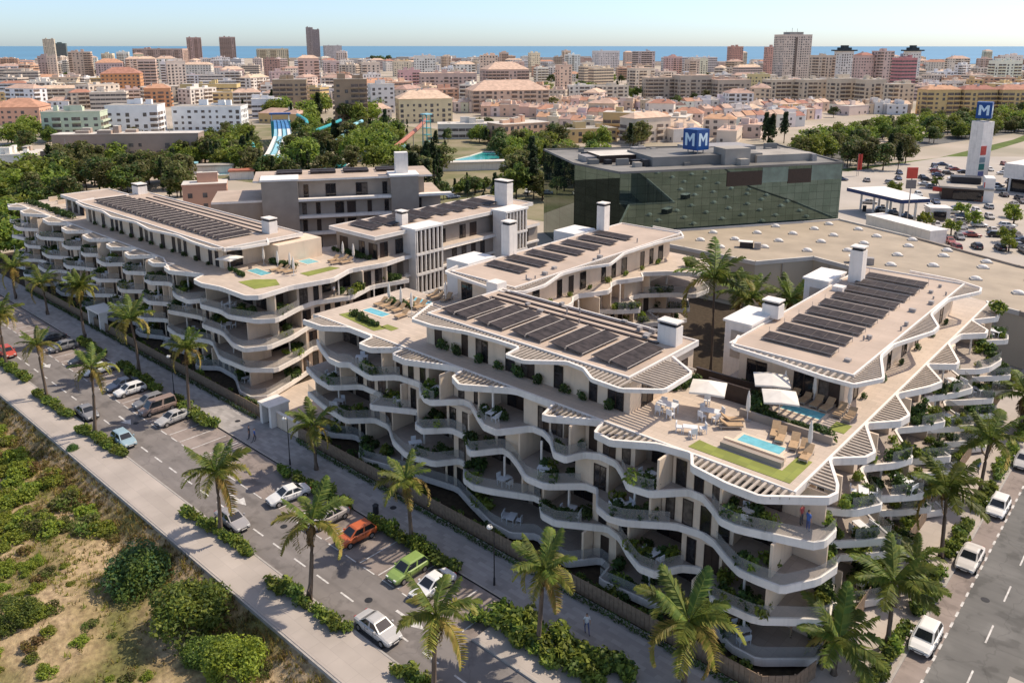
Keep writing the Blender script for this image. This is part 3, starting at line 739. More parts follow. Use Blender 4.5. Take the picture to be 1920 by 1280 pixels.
# ---- block A, the near one ------------------------------------------------
A = Bld((-48, 60, 0), 'nearest cream apartment block with wavy white balconies and three penthouse roofs')
WY = 52.6; WX = -19.8
AF = {
5: [(-78, 50.3), (-74.6, 50.4), (-72, 52.3), (-67.6, 52.2), (-67.0, 49.9), (-65, 49.9), (-62.5, 52.2), (-61.9, 50.3), (-59.8, 50.1), (-54.9, 52.3), (-53.6, 52.3), (-53.1, 50.4), (-51.2, 49.5), (-46.6, 52.4), (-42, 52.4), (-41.3, 49.9), (-40.6, 50.0), (-36.7, 52.5), (-36, 50.3), (-34.1, 50), (-31, 52), (-28.2, 52.5), (-27.2, 50.8), (-24, 50.2), (-21.3, 50.2), (-17.6, 53.3)],
4: [(-78.6, 52.4), (-76.3, 51.3), (-72.7, 49.9), (-70.8, 49.8), (-69.7, 50.6), (-69.2, 50.4), (-65.2, 49.8), (-63.1, 51.9), (-59.8, 52.2), (-58.5, 50.9), (-56.9, 50.1), (-55.7, 50), (-53.5, 52.3), (-52.5, 52.3), (-50.1, 50.8), (-48.2, 49.7), (-46.5, 49.7), (-44.6, 52.5), (-43.3, 52.5), (-41.9, 51.8), (-40, 50), (-38.7, 50), (-38, 51.8), (-36.8, 52.5), (-35.1, 52.3), (-33.9, 51.4), (-32.3, 49.9), (-30.3, 50.2), (-28.2, 52.5), (-27, 52.5), (-25.7, 51.6), (-24.4, 50.5), (-23, 50.4), (-18, 52.1), (-17.4, 53)],
3: [(-79, 51), (-77, 50.4), (-75.3, 49.9), (-72.3, 49.6), (-70, 52.2), (-66, 52.2), (-65.1, 49.4), (-60.4, 52), (-59.2, 52), (-58.1, 49.8), (-56.6, 49.5), (-54.6, 51.6), (-52.6, 51.6), (-50.4, 49.7), (-49.7, 49.5), (-47.9, 52), (-46.8, 51.8), (-45.2, 51), (-42.9, 49.6), (-40.7, 49.7), (-38.1, 52.1), (-36.9, 52.2), (-35.3, 49.9), (-33.8, 49.4), (-32.4, 49.7), (-29, 52.1), (-26.9, 52.5), (-25.6, 52.1), (-23.9, 50.9), (-22.5, 50.1), (-21.1, 50.1), (-19.2, 50.3), (-17.6, 53)],
2: [(-79, 51), (-74, 50), (-69.6, 49.6), (-67.4, 51.9), (-65, 51.9), (-61.8, 49.9), (-58.7, 49), (-55.2, 49.7), (-53.7, 51.8), (-53, 51.8), (-50.9, 49.6), (-49.2, 49.2), (-47.4, 49.8), (-43.2, 51.9), (-41.3, 49.9), (-39.6, 49.8), (-37.8, 50.9), (-35.7, 52.2), (-34.2, 51.8), (-32.5, 50.5), (-30.6, 49.4), (-29.1, 49.6), (-28, 51.7), (-26.9, 52.4), (-26, 52.2), (-24.4, 49.8), (-20.8, 50), (-17.2, 53)],
1: [(-79, 50), (-76, 50), (-73.6, 50), (-70.9, 51.7), (-68.7, 51.4), (-67.2, 49.3), (-65.6, 49), (-61.5, 50.1), (-58.2, 50.8), (-54, 51.7), (-51.2, 50.7), (-47, 49.4), (-44.5, 49.4), (-42.6, 50.9), (-40, 49.8), (-38, 49.5), (-36.1, 51.9), (-35, 51.6), (-34.6, 49.5), (-29.4, 49.9), (-25.8, 51.6), (-22.6, 49.8), (-20.4, 49.8), (-17.2, 52.7)]}
AR = {
5: [(-17.3, 54.4), (-17.7, 55.6), (-19.6, 59), (-17.6, 61), (-17.3, 62.4), (-19.6, 67), (-17.6, 69.4), (-17.3, 71.2), (-19.6, 75), (-17.8, 78.8), (-17.2, 80.9), (-19.6, 84.6), (-17.4, 86.4), (-17.3, 87.4), (-19.6, 92.6), (-19.3, 96.4), (-17.3, 98.6), (-17.4, 100), (-19.6, 102.5), (-17.6, 105.8), (-17.8, 107.6), (-19.6, 111), (-20, 112)],
4: [(-17.3, 55), (-19.3, 57), (-17.2, 58.4), (-15.9, 60.7), (-17.2, 62), (-19.2, 65.4), (-17.2, 68), (-16.4, 70), (-17.2, 71.2), (-19.3, 74.6), (-17.4, 77), (-16.2, 79.3), (-17.2, 80.6), (-19.3, 83.6), (-17.2, 87), (-16.2, 89.5), (-17.2, 91), (-19.2, 93.4), (-17, 95.4), (-16.2, 97), (-15.7, 100.4), (-17, 102), (-19.2, 105), (-16.6, 108), (-17, 110), (-20, 112)]}
for k, ph in ((3, 0), (2, 4), (1, 1.5)):
    pl = [(-17.1+.3*(k == 2), 55.6 if k == 3 else 54)]; y = 57.5+ph
    while y < 108:
        pl += [(-19.2, y), (-17.1, y+2.2), (-15.7+.15*k, y+4.4), (-16.6, y+5.4), (-18.6, y+7.2)]; y += 8.6
    pl.append((-20, 112)); AR[k] = pl
TA = lambda s, d: (s, WY-d)
TR = lambda s, d: (WX+d, s)
def dA(k): return lambda s: WY-interp(AF[k], 0, s)
def dR(k): return lambda s: interp(AR[k], 1, s)-WX
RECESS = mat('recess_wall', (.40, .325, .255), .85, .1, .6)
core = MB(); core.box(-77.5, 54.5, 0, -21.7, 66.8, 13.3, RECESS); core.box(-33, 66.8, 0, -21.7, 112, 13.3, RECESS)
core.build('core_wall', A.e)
# near-side end wall in the passage
for k in (1, 2, 3, 4):
    outer = chaikin(AF[k]+AR[k], 1, .10)
    slab(A, ZL[k], outer, [(-21.9, 112), (-22.2, 112), (-22.2, 55), (-79, 55)], lambda x, y: (y < 53 and y < 52.0) or x > -18.9)
    facade(A, TA, -77.4, -20.2, dA(k), ZL[k], ZL[k+1]-.62, 1, k, 'near block street front', 100+k)
    facade(A, TR, 54.6, 111.5, dR(k), ZL[k], ZL[k+1]-.62, 1, k, 'near block side front', 200+k)
gf = MB(); gf.box(-77.4, 53.2, 0.02, -20.5, 54.45, .4, TAUPE); gf.box(-21.65, 53.3, .02, -20.3, 111.8, .4, TAUPE); gf.build('plinth', A.e)
# roof terrace: solid floor to the wall line, pergola wings beyond
def clipF(x): return max(WY-.15, interp(AF[5], 0, x))
base5 = [(-78, 52.35)]+[(x, WY-.15) for x in (-70, -60, -50, -40, -30, -22)]+[(-19.65, WY-.15), (-19.65, 60), (-19.65, 80), (-19.65, 100), (-19.65, 112)]
slab(A, ZL[5], base5, [(-33.2, 112), (-33.2, 67), (-79, 67), (-79, 52.4)], None, name='roof_terrace', h=.6)
rim5 = chaikin(AF[5]+AR[5], 1, .07)
def rimd(ax, pl, base, sgn):
    return lambda s: (interp(pl, ax, s)-base)*sgn
pergola(A, rim5, ZL[5]-.004, [(-77.6, -19.5)], TA, rimd(0, AF[5], WY, -1), h=.62)
mbs = LASTP
for s in [54.6+i*.5 for i in range(114)]:
    d = dR(5)(s)
    if d > .5: mbs.box(WX+.2, s, ZL[5]-.2, WX+d-.15, s+.2, ZL[5]-.06, SLAT)
mbs.build('pergola_canopy', A.e)
# C wing of block A on the far side of the courtyard
WC = -60.4
core = MB(); core.box(-71.5, 66.9, 0, -62.2, 106, 13.3, CREAM); core.build('core_wall', A.e)
CR = {}
for k, ph in ((5, 3), (4, -1), (3, 4), (2, 0), (1, 3)):
    pl = [(-60.2, 67.2)]; y = 68.5+ph
    while y < 98:
        o_ = 2.2 if k == 5 else 4.4
        pl += [(WC+.4, y), (WC+o_*.6, y+1.8), (WC+o_, y+4.0), (WC+o_*.8, y+5.4), (WC+.6, y+7.0)]; y += 8.4
    if k >= 4: pl = [q for q in pl if q[1] < 93]+[(WC+.8, 94), (-57, 97), (-53.8, 99), (-53.6, 103), (-57, 106.5)]
    else: pl = [q for q in pl if q[1] < 104.5]+[(-58.5, 105.5)]
    CR[k] = pl
TC = lambda s, d: (WC+d, s)
def dC(k): return lambda s: interp(CR[k], 1, s)-WC
for k in (1, 2, 3, 4):
    slab(A, ZL[k], chaikin(CR[k], 1, .10), [(-60.5, 107), (-63, 107), (-63, 67.2)], lambda x, y: x > WC+1)
    facade(A, TC, 67.6, 105.5, dC(k), ZL[k], ZL[k+1]-.62, 1, k, 'near block courtyard front', 300+k, furn=False)
slab(A, ZL[5], chaikin(CR[5], 1, .08), [(-60.5, 107), (-72, 107), (-72, 67.2)], None, name='roof_terrace')

def solar(bld, x0, y0, x1, y1, z, along, pitch, tilt=.16, wrow=1.9, grid=1.05, name='solar_panel_row'):
    """rows of tilted panels on legs; every row is a part"""
    n = int(((y1-y0) if along == 'x' else (x1-x0))/pitch)
    for i in range(n):
        mb = MB(); hh = wrow*math.sin(tilt)+.28
        if along == 'x':
            ya = y0+i*pitch; yb = ya+wrow*math.cos(tilt); c = [(x0, ya, z+.28), (x1, ya, z+.28), (x1, yb, z+hh), (x0, yb, z+hh)]
        else:
            xa = x0+i*pitch; xb = xa+wrow*math.cos(tilt); c = [(xb, y0, z+.28), (xb, y1, z+.28), (xa, y1, z+hh), (xa, y0, z+hh)]
        c = [Vector(q) for q in c]; L = (c[1]-c[0]).length; m = max(1, int(L/grid)); nrm = (c[1]-c[0]).cross(c[3]-c[0]).normalized()
        dn = nrm*-.05
        mb.poly([q+dn for q in c[::-1]], ALU)
        for j in range(m):
            a, b = j/m+.02/L, (j+1)/m-.02/L
            p0, p1 = c[0].lerp(c[1], a), c[0].lerp(c[1], b); q0, q1 = c[3].lerp(c[2], a), c[3].lerp(c[2], b)
            mb.poly([p0, p1, q1, q0], PANEL)
        fr = [(c[0], c[1]), (c[3], c[2])]
        for a, b in fr: mb.tube([a, b], .035, 4, ALU)
        for j in range(0, m+1, 3):
            a = c[0].lerp(c[1], j/m); b = c[3].lerp(c[2], j/m)
            mb.tube([(a.x, a.y, z), a], .025, 4, ALU); mb.tube([(b.x, b.y, z), b], .025, 4, ALU)
            if along == 'x' and j % 6 == 0: mb.tube([(b.x, b.y, z+hh), (b.x, b.y+.0, z+hh+.45)], .02, 4, ALU)
        mb.build(name, bld.e)
def penthouse(bld, x0, y0, x1, y1, z0, roof, zr, wins, wallm=CREAM, edge=ROOF):
    """walls and flat roof; roof = rectangle of the roof slab"""
    mb = MB(); mb.box(x0, y0, z0-.08, x1, y1, zr-.4, wallm); mb.build('penthouse_wall', bld.e)
    rb = MB(); a, b, c, d = roof; rb.box(a, b, zr-.42, c, d, zr, WHITE, edge)
    for q in ((a, b, c, b+.16), (a, d-.16, c, d), (a, b+.16, a+.16, d-.16), (c-.16, b+.16, c, d-.16)): rb.box(q[0], q[1], zr-.03, q[2], q[3], zr+.16, WHITE)
    rb.build('roof', bld.e)
    for side, s0, s1, step, ww in wins:
        T = {'f': lambda s, dd: (s, y0-dd), 'r': lambda s, dd: (x1+dd, s)}[side]; s = s0; i = 0
        while s < s1:
            w_ = ww[i % len(ww)]
            if w_ > 0: bld.wins.append(((s, 0, z0+.03), T, s+w_, z0+2.35, 2 if w_ > 1.3 else 1))
            s += step; i += 1
def chimney(bld, x, y, z, lx, ly, h, cap=True, m=WHITE):
    lx *= .88; ly *= .88; h *= .92
    mb = MB(); mb.box(x-lx/2, y-ly/2, z, x+lx/2, y+ly/2, z+h, m)
    if cap:
        mb.box(x-lx/2+.15, y-ly/2+.15, z+h, x+lx/2-.15, y+ly/2-.15, z+h+.35, BLACK); mb.box(x-lx/2-.05, y-ly/2-.05, z+h+.35, x+lx/2+.05, y+ly/2+.05, z+h+.5, m)
    mb.build('chimney', bld.e)
Z5 = 13.7; ZR = 17.3
def lowwall(bld, x0, y0, x1, y1, h, m=CREAM, z=13.7, name='terrace_wall'):
    mb = MB(); mb.box(x0, y0, z-.02, x1, y1, z+h, m); mb.build(name, bld.e)
# front penthouse
penthouse(A, -61.9, 55.2, -35.7, 66, Z5, (-61, 54.5, -35.4, 66.4), ZR, [('f', -60.6, -36.6, 2.05, (1.1, 0, .9, 1.7, 0, 1.2, 1.7, 0)), ('r', 57, 65, 3, (1.9, 0))])
rimA = chaikin([(-63.3, 57.2), (-61.0, 52.2), (-57.8, 52.2), (-54, 53.3), (-50.2, 53.6), (-47.3, 53.6), (-47, 51.4), (-44.7, 51.4), (-41.7, 53.8), (-39.7, 53.6), (-37.8, 52.2), (-34.7, 52.1), (-31.8, 54.4), (-31.9, 59.2), (-35.2, 61.4)], 1, .07)
pergola(A, rimA, ZR+.1, [], TA, lambda s: 0, h=.36)
mbs = LASTP; fr = [q for q in rimA if q[1] < 54.6]
x = -62.
while x < -35.2:
    yy = interp(fr, 0, x); 
    if yy < 54.1: mbs.box(x, yy+.15, ZR-.14, x+.16, 54.45, ZR, SLAT)
    x += .46
y = 54.6
while y < 60.2:
    xx = interp([q[::-1] for q in rimA if q[0] > -33.2], 0, y); mbs.box(-35.35, y, ZR-.14, xx-.1, y+.16, ZR, SLAT); y += .46
for i in range(7): mbs.box(-63.0+i*.02+max(0, (.3*(3-i))), 53.6+i*.5, ZR-.14, -61.05, 53.75+i*.5, ZR, SLAT)
mbs.build('pergola_canopy', A.e)
for i in range(5): solar(A, -60.2+i*4.95, 55.8, -60.2+i*4.95+4.1, 62.0, ZR, 'y', 2.02, .12)
for yy in (63.1, 64.3, 65.6):
    mb = MB(); mb.box(-60, yy, ZR, -38, yy+.35, ZR+.12, BROWN); mb.build('roof_duct', A.e)
chimney(A, -37.3, 64.2, ZR, 2.3, 1.4, 2.0); chimney(A, -61.8, 66.2, ZR-3, 2.0, 1.8, 4.2, False)
# right penthouse
penthouse(A, -32.2, 68.6, -22.2, 104, Z5, (-33, 67.8, -21.3, 104.5), ZR, [('f', -31.4, -23, 2.3, (2.0, 0, 1.9, 1.9)), ('r', 71, 103, 2.3, (1.1, 0, 1.6, 0))])
rimR = chaikin([(-33.4, 70.4), (-32.5, 67.2), (-28, 66.7), (-23.1, 65.9), (-20.6, 65.9), (-19.1, 69.0), (-21.0, 74.2), (-21.1, 78), (-19.3, 84.4), (-19.3, 86.3), (-21, 90), (-21.1, 97), (-19.1, 102.5), (-19.4, 104.3), (-22.5, 106), (-28, 106.6)], 1, .07)
pergola(A, rimR, ZR+.1, [], TA, lambda s: 0, h=.36)
mbs = LASTP; x = -32.2
while x < -21.4:
    yy = interp([q for q in rimR if q[1] < 67.5 and q[0] < -20.6], 0, x); mbs.box(x, yy+.15, ZR-.14, x+.2, 67.75, ZR, SLAT); x += .62
rr = [q[::-1] for q in rimR if q[0] > -21.3]; y = 66.3
while y < 104:
    xx = interp(rr, 0, y)
    if xx > -20.9: mbs.box(-21.25, y, ZR-.14, xx-.12, y+.16, ZR, SLAT)
    y += .46
mbs.build('pergola_canopy', A.e)
solar(A, -31.2, 70.9, -24.4, 104, ZR, 'x', 3.55, .08, 1.75)
for cy, hh in ((75.4, 17.7), (95.4, 17.8)):
    mb = MB(); mb.box(-35.9, cy-2.7, 0, -33.05, cy+2.7, hh, WHITE); mb.box(-36.1, cy-2.9, hh, -32.95, cy+2.9, hh+.22, WHITE2); mb.box(-35.2, cy-2.76, 14, -33.6, cy-2.69, 16.9, SLAT); mb.build('stair_tower', A.e)
chimney(A, -31.4, 97.2, ZR, 1.7, 1.7, 4.3); chimney(A, -33.0, 77.4, ZR+.3, 2.0, 1.6, 1.5); chimney(A, -31.6, 92.2, ZR, 1.4, 1.4, .6, False)
# C penthouse
penthouse(A, -70.6, 68.4, -61.2, 104, Z5, (-71, 67.6, -60.2, 105.5), ZR, [('f', -69.9, -63, 2.2, (1.9, 0, 0)), ('r', 69.6, 103, 2.4, (1.0, 1.3, 0, 1.0))])
rimC = chaikin([(-72.4, 70), (-71.6, 67.0), (-66, 66.2), (-60.2, 65.5), (-58.4, 67.4), (-58.3, 71), (-59.9, 76), (-59.6, 80), (-58.0, 84), (-59.9, 90), (-59.7, 99), (-58.8, 104), (-61, 106.8), (-66, 107)], 1, .07)
pergola(A, rimC, ZR+.1, [], TA, lambda s: 0, h=.34)
mbs = LASTP; x = -71
while x < -60.4:
    mbs.box(x, interp([q for q in rimC if q[1] < 67.2 and q[0] < -60.2], 0, x)+.15, ZR-.14, x+.16, 67.55, ZR, SLAT); x += .5
rr = [q[::-1] for q in rimC if q[0] > -60.1]; y = 67
while y < 104:
    xx = interp(rr, 0, y)
    if xx > -59.8: mbs.box(-60.15, y, ZR-.14, xx-.12, y+.16, ZR, SLAT)
    y += .46
mbs.build('pergola_canopy', A.e)
solar(A, -69.8, 72.5, -63.6, 103, ZR, 'x', 3.9, .08, 1.8)
chimney(A, -71.2, 78.8, ZR, 1.7, 1.7, 4.6); chimney(A, -70.4, 99.5, ZR, 1.6, 1.6, 4.2)
for cx, cy in ((-73.2, 73.5), (-73.2, 96)):
    mb = MB(); mb.box(cx-2, cy-2.6, 0, cx+2, cy+2.6, 17.6, WHITE2); mb.build('stair_tower', A.e)
A.finish()

def vents(bld, x0, y0, x1, y1, z, n, seed):
    r = random.Random(seed)
    for _ in range(n):
        x, y = r.uniform(x0, x1), r.uniform(y0, y1); mb = MB()
        if r.random() < .5: mb.tube([(x, y, z), (x, y, z+r.uniform(.3, .7))], .09, 6, ALU)
        else: mb.box(x, y, z, x+r.uniform(.3, .7), y+r.uniform(.3, .6), z+r.uniform(.2, .5), ALU)
        mb.build('roof_vent', bld.e)
vents(A, -23.8, 70, -21.8, 103, ZR, 12, 1); vents(A, -60, 62.4, -38, 66, ZR, 14, 2); vents(A, -62.8, 69, -60.8, 103, ZR, 9, 3)
# ---- block B, to the left ---------------------------------------------------
B = Bld((-125, 60, 0), 'left cream apartment block with stepped wavy balconies and a long solar roof')
BF = {5: [], 4: [], 3: [], 2: [], 1: []}
for k, ph in ((5, 0), (4, 3.4), (3, 6.6), (2, 1.6), (1, 5)):
    x = -182+ph; pl = [(-183, 51)]; rb_ = random.Random(50+k)
    while x < -114:
        q_ = rb_.uniform(.8, 1.45); o_ = rb_.uniform(49.4, 50.2)
        pl += [(x, 52.3), (x+1.0*q_, o_+.3), (x+rb_.uniform(2.8, 4.6)*q_, o_), (x+rb_.uniform(6, 6.8)*q_, 51.9 if k < 5 else 52.2)]; x += 8.4*q_
    BF[k] = [q for q in pl if q[0] < -113.5]
BF[5] += [(-113, 50.2), (-110.5, 49.8), (-105, 52.2), (-103.6, 49.9), (-101, 49.7), (-97.5, 50.6), (-91.5, 50.7)]
BF[4] += [(-112.7, 51.4), (-110.6, 50), (-108.3, 49.5), (-105, 49.5), (-103.5, 52), (-102.2, 49.7), (-97.6, 50.4), (-95, 50.0), (-90.5, 51.5)]
BF[3] += [(-112.5, 49.9), (-107, 51.6), (-104.7, 51.9), (-103, 50.2), (-98, 50.6), (-93, 49.2), (-90.1, 49.3)]
BF[2] += [(-110, 49.9), (-104, 52), (-97.7, 49.6), (-91.1, 50.0)]
BF[1] += [(-108, 51.8), (-104.4, 49.4), (-101.8, 51.6), (-97.2, 51.4), (-92.1, 49.2), (-89.2, 49.2)]
BR = {5: [(-90.2, 52), (-90.9, 57), (-89.6, 63), (-91.8, 67.5), (-90.6, 73), (-91.5, 77.5)], 4: [(-88.9, 53.5), (-90.8, 58), (-91.6, 60.8), (-89.5, 66), (-91.5, 71), (-90, 77)],
      3: [(-88.6, 52), (-89.5, 56), (-91.4, 60), (-91.2, 65), (-89, 70), (-91.4, 77)], 2: [(-88.2, 52.5), (-89.6, 57), (-91.3, 60.5), (-89.2, 66), (-91.5, 72), (-90, 77)], 1: [(-88, 51), (-89.4, 55), (-91.5, 60), (-91, 68), (-90.5, 77)]}
WBX = -92.2
TBR = lambda s, d: (WBX+d, s)
def dBF(k): return lambda s: WY-interp(BF[k], 0, s)
def dBR(k): return lambda s: interp(BR[k], 1, s)-WBX
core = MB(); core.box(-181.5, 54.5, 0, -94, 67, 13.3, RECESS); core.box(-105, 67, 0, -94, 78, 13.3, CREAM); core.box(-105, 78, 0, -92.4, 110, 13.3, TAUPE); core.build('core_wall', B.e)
for k in (1, 2, 3, 4):
    slab(B, ZL[k], chaikin(BF[k]+BR[k], 1, .10), [(-92.5, 78), (-94.4, 78), (-94.4, 55), (-183, 55)], lambda x, y: y < 52 or x > WBX+1)
    facade(B, TA, -181, -92.4, dBF(k), ZL[k], ZL[k+1]-.62, 1, k, 'left block street front', 400+k)
    facade(B, TBR, 54.4, 77.6, dBR(k), ZL[k], ZL[k+1]-.62, 1, k, 'left block passage front', 500+k, deep=1.75, furn=False)
    mb = MB(); mb.box(-93, 78, ZL[k]-.45, -92.0, 110, ZL[k]-.1, WHITE); mb.build('floor_band', B.e)
    for s in range(10):
        if s in (0, 5, 6): continue
        y_ = 86.2+s*2.2 if s < 5 else 92+s*1.6
        B.wins.append(((y_, 0, ZL[k]), (lambda s, d: (-92.38+d, s)), y_+1, ZL[k]+2.2, 1))
slab(B, ZL[5], [(-183, 52.4)]+[(x, WY-.15) for x in (-170, -150, -130, -118)]+chaikin([q for q in BF[5] if q[0] > -112]+BR[5], 1, .08), [(-91.8, 110), (-105.2, 110), (-105.2, 67.2), (-183.2, 67.2)], None, name='roof_terrace')
pergola(B, chaikin([q for q in BF[5] if q[0] < -109], 1, .08), ZL[5]-.004, [(-182.5, -111)], TA, dBF(5), h=.6)
LASTP.build('pergola_canopy', B.e)
penthouse(B, -168.5, 57, -160, 65, Z5, (-169, 56.4, -159.4, 65.6), 16.6, [('f', -167.5, -161, 3, (1.8,))])
for x0_ in (-181, -176, -171.5): lowwall(B, x0_, 58, x0_+.25, 66, .8, CREAM)
penthouse(B, -155, 55.6, -105.6, 67, Z5, (-155.4, 54.5, -103, 67.4), ZR, [('f', -153.5, -107, 1.9, (1.0, .9, 0, 1.2, 0, 1.0)), ('r', 56.2, 58, 4, (2.4,))])
rimB = chaikin([(-157, 58), (-155.6, 54.2), (-150, 53.5), (-143, 54), (-137, 52.9), (-130, 53.9), (-123, 52.9), (-116, 54.0), (-110, 53.4), (-104.4, 53.4), (-101.8, 56.0), (-101.3, 60.6), (-104, 62)], 1, .07)
pergola(B, rimB, ZR+.1, [], TA, lambda s: 0, h=.36)
mbs = LASTP; x = -155
while x < -103:
    yy = interp([q for q in rimB if q[1] < 54.5 and q[0] < -103.5], 0, x)
    if yy < 54.2: mbs.box(x, yy+.12, ZR-.14, x+.18, 54.45, ZR, SLAT)
    x += .5
mbs.build('pergola_canopy', B.e)
solar(B, -152.5, 56.4, -107, 62, ZR, 'y', 1.95, .16, 1.7, 1.0)
for yy in (63.2, 64.6, 66.0):
    mb = MB(); mb.box(-150, yy, ZR, -108, yy+.3, ZR+.12, BROWN); mb.build('roof_duct', B.e)
chimney(B, -107.3, 64.4, ZR, 2.4, 1.6, 2.0); chimney(B, -155.5, 66, ZR, 3.0, 2.0, 1.6)
mb = MB(); mb.box(-105.6, 62, Z5, -101.4, 69.5, 16.6, CREAM); mb.build('penthouse_wall', B.e)
# rear wing of block B with its two fin-screened stair towers
penthouse(B, -103.2, 73.6, -93.6, 108, Z5, (-104, 72.8, -92.6, 109), ZR, [('f', -102.3, -95, 2.4, (2.0, 0, 1.4)), ('r', 86.5, 97.5, 2.4, (1.6, 0, 1.4)), ('r', 74.5, 78, 3, (1.5,))], TAUPE)
solar(B, -102.6, 75.5, -96.4, 107, ZR, 'x', 3.7, .14, 2.2)
for y0, y1, x1 in ((79.2, 84.9, -90.6), (98.3, 103.7, -89.3)):
    mb = MB(); mb.box(x1-3.2, y0, 0, x1-.5, y1, ZR+.2, TAUPE); mb.build('stair_tower', B.e)
    rb = MB(); rb.box(x1-3.6, y0-.2, ZR+.2, x1, y1+.2, ZR+.5, WHITE2); rb.build('tower_roof', B.e)
    fb = MB(); fb.box(x1-3.1, y0-.15, 0, x1-.1, y0-.02, ZR+.19, WHITE)
    for zz in (3.9, 7.1, 10.3, 13.5): fb.box(x1-.5, y0, zz, x1-.02, y1, zz+.4, WHITE)
    fb.build('tower_frame', B.e)
    for j in range(7):
        f = MB(); yy = y0+.15+j*(y1-y0-.5)/6; f.box(x1-.42, yy, .1, x1-.06, yy+.2, ZR+.19, WHITE); f.build('tower_fin', B.e)
    g = MB(); g.box(x1-.5, y0+.05, .2, x1-.44, y1-.05, ZR+.1, BROWN); g.build('tower_glazing', B.e)
chimney(B, -95.5, 104.3, ZR, 3.4, 1.8, 4.4, True, WHITE); chimney(B, -96.5, 81.4, ZR, 1.8, 1.4, 2.0)
B.finish()

# ---- block D, the rear one, turned to the street grid ------------------------
D = Bld((-125, 90, 0), 'rear taupe apartment block with long balconies and white stair boxes')
DA = math.atan2(.832, .555)
def TD(s, d):      # s along its face, d out of the face
    x0, y0 = -130.2, 77.0; c, q = math.cos(DA), math.sin(DA); return (x0+c*s+q*d, y0+q*s-c*d)
def dbox(s0, s1, d0, d1, z0, z1, m, name, mt=None):
    mb = MB(); mb.prism([TD(s0, d0), TD(s1, d0), TD(s1, d1), TD(s0, d1)], z0, z1, m, mt)
    o = mb.build(name, D.e); return o
dbox(-9, 33, -1.2, -13, 0, 17.0, TAUPE, 'wall')
for z in (4.7, 7.9, 11.1, 14.3, 17.5):
    dbox(5 if z > 14 else -9, 35, .3, -1.3, z-.45, z, WHITE, 'balcony_slab')
    for s in (7, 9.5, 13, 15.2, 19, 22.2, 26, 28.5):
        if z < 17: D.wins.append(((s, -1.2, z-.02), TD, s+(1.6 if s in (13, 15.2) else .8), z+2.2, 1))
dbox(-8.9, 33.2, -1.0, -13.2, 17.01, 17.4, WHITE, 'roof', ROOF)
dbox(0, 30, -2.2, -12.5, 17.4, 20.6, TAUPE, 'penthouse_wall')
for s, w_ in ((7.4, .9), (11.4, 1.9), (17, 2.2), (22, .9)): D.wins.append(((s, -2.2, 17.45), TD, s+w_, 19.8, 2 if w_ > 1 else 1))
dbox(-1.5, 31.5, -1.2, -13, 20.6, 20.95, WHITE, 'roof', ROOF)
for s0, s1 in ((0, 6.4), (23.4, 28.6)):
    dbox(s0, s1, .35, -5, 0, 20.99, TAUPE, 'stair_tower'); dbox(s0-.2, s1+.2, .5, -5.2, 20.99, 21.3, WHITE2, 'tower_roof')
for i in range(4):
    for j in range(2): dbox(2.5+i*6.3, 7.3+i*6.3, -7.0-j*2.4, -8.6-j*2.4, 21.05, 21.45, PANEL, 'solar_panel_row')
mb = MB(); p = [TD(s, d) for s, d in ((24.6, -2), (27, -2), (27, -4), (24.6, -4))]; mb.prism(p, 21.3, 25.2, WHITE, WHITE2); mb.build('chimney', D.e)
D.finish()

# ------------------------------------------------------------------ planting and furniture of the residence
PLANTS.sort(key=lambda q: P(*q[:3])[2])
for ip, (x, y, z, s, name, level, q) in enumerate(PLANTS[:590]):
    pr = R.choice(SH_DARK if q < .72 else SH_LIME)
    o = pr.put((x, y, z), R.uniform(0, 6.28), (s*1.1, s*1.1, s*1.25), ('dark' if q < .72 else 'bright')+' green shrub on the '+STOREY[level]+', '+name, group='balcony plants of the residence', name='balcony_shrub' if ip < 296 else 'loggia_shrub')
def chair_proto():
    e = empty('chair', (0, 0, 0), 'x', 'chair'); b = MB()
    b.box(-.26, -.26, .40, .26, .26, .47, FURN); b.build('seat', e)
    b = MB(); b.box(-.26, .2, .47, .26, .27, .88, FURN); b.build('backrest', e)
    for i, j in ((-1, -1), (1, -1), (1, 1), (-1, 1)):
        b = MB(); b.box(i*.22-.025, j*.22-.025, 0, i*.22+.025, j*.22+.025, .40, FURN); b.build('leg', e)
    return Proto(e)
def table_proto():
    e = empty('table', (0, 0, 0), 'x', 'table'); b = MB()
    b.box(-.75, -.42, .70, .75, .42, .75, FURN); b.build('tabletop', e)
    for i, j in ((-1, -1), (1, -1), (1, 1), (-1, 1)):
        b = MB(); b.box(i*.68-.03, j*.36-.03, 0, i*.68+.03, j*.36+.03, .70, FURN); b.build('leg', e)
    return Proto(e)
def lounger_proto():
    e = empty('sun_lounger', (0, 0, 0), 'x', 'sun lounger'); b = MB()
    b.box(-.33, -1.0, .30, .33, .3, .40, CUSH); b.build('mattress', e)
    b = MB(); p = [(-.33, .3, .32), (.33, .3, .32), (.33, .95, .80), (-.33, .95, .80)]; q = [(x, y-.05, z+.09) for x, y, z in p]
    b.poly(q, CUSH); b.poly(p[::-1], CUSH)
    for i in range(4): b.poly([p[i], p[(i+1) % 4], q[(i+1) % 4], q[i]], CUSH)
    b.build('backrest', e)
    b = MB(); b.box(-.35, -1.02, .22, .35, .98, .295, SLAT)
    for i, j in ((-1, -1), (1, -1), (1, 1), (-1, 1)): b.box(i*.3-.03, j*.85-.03, 0, i*.3+.03, j*.85+.03, .22, SLAT)
    b.build('frame', e); return Proto(e)
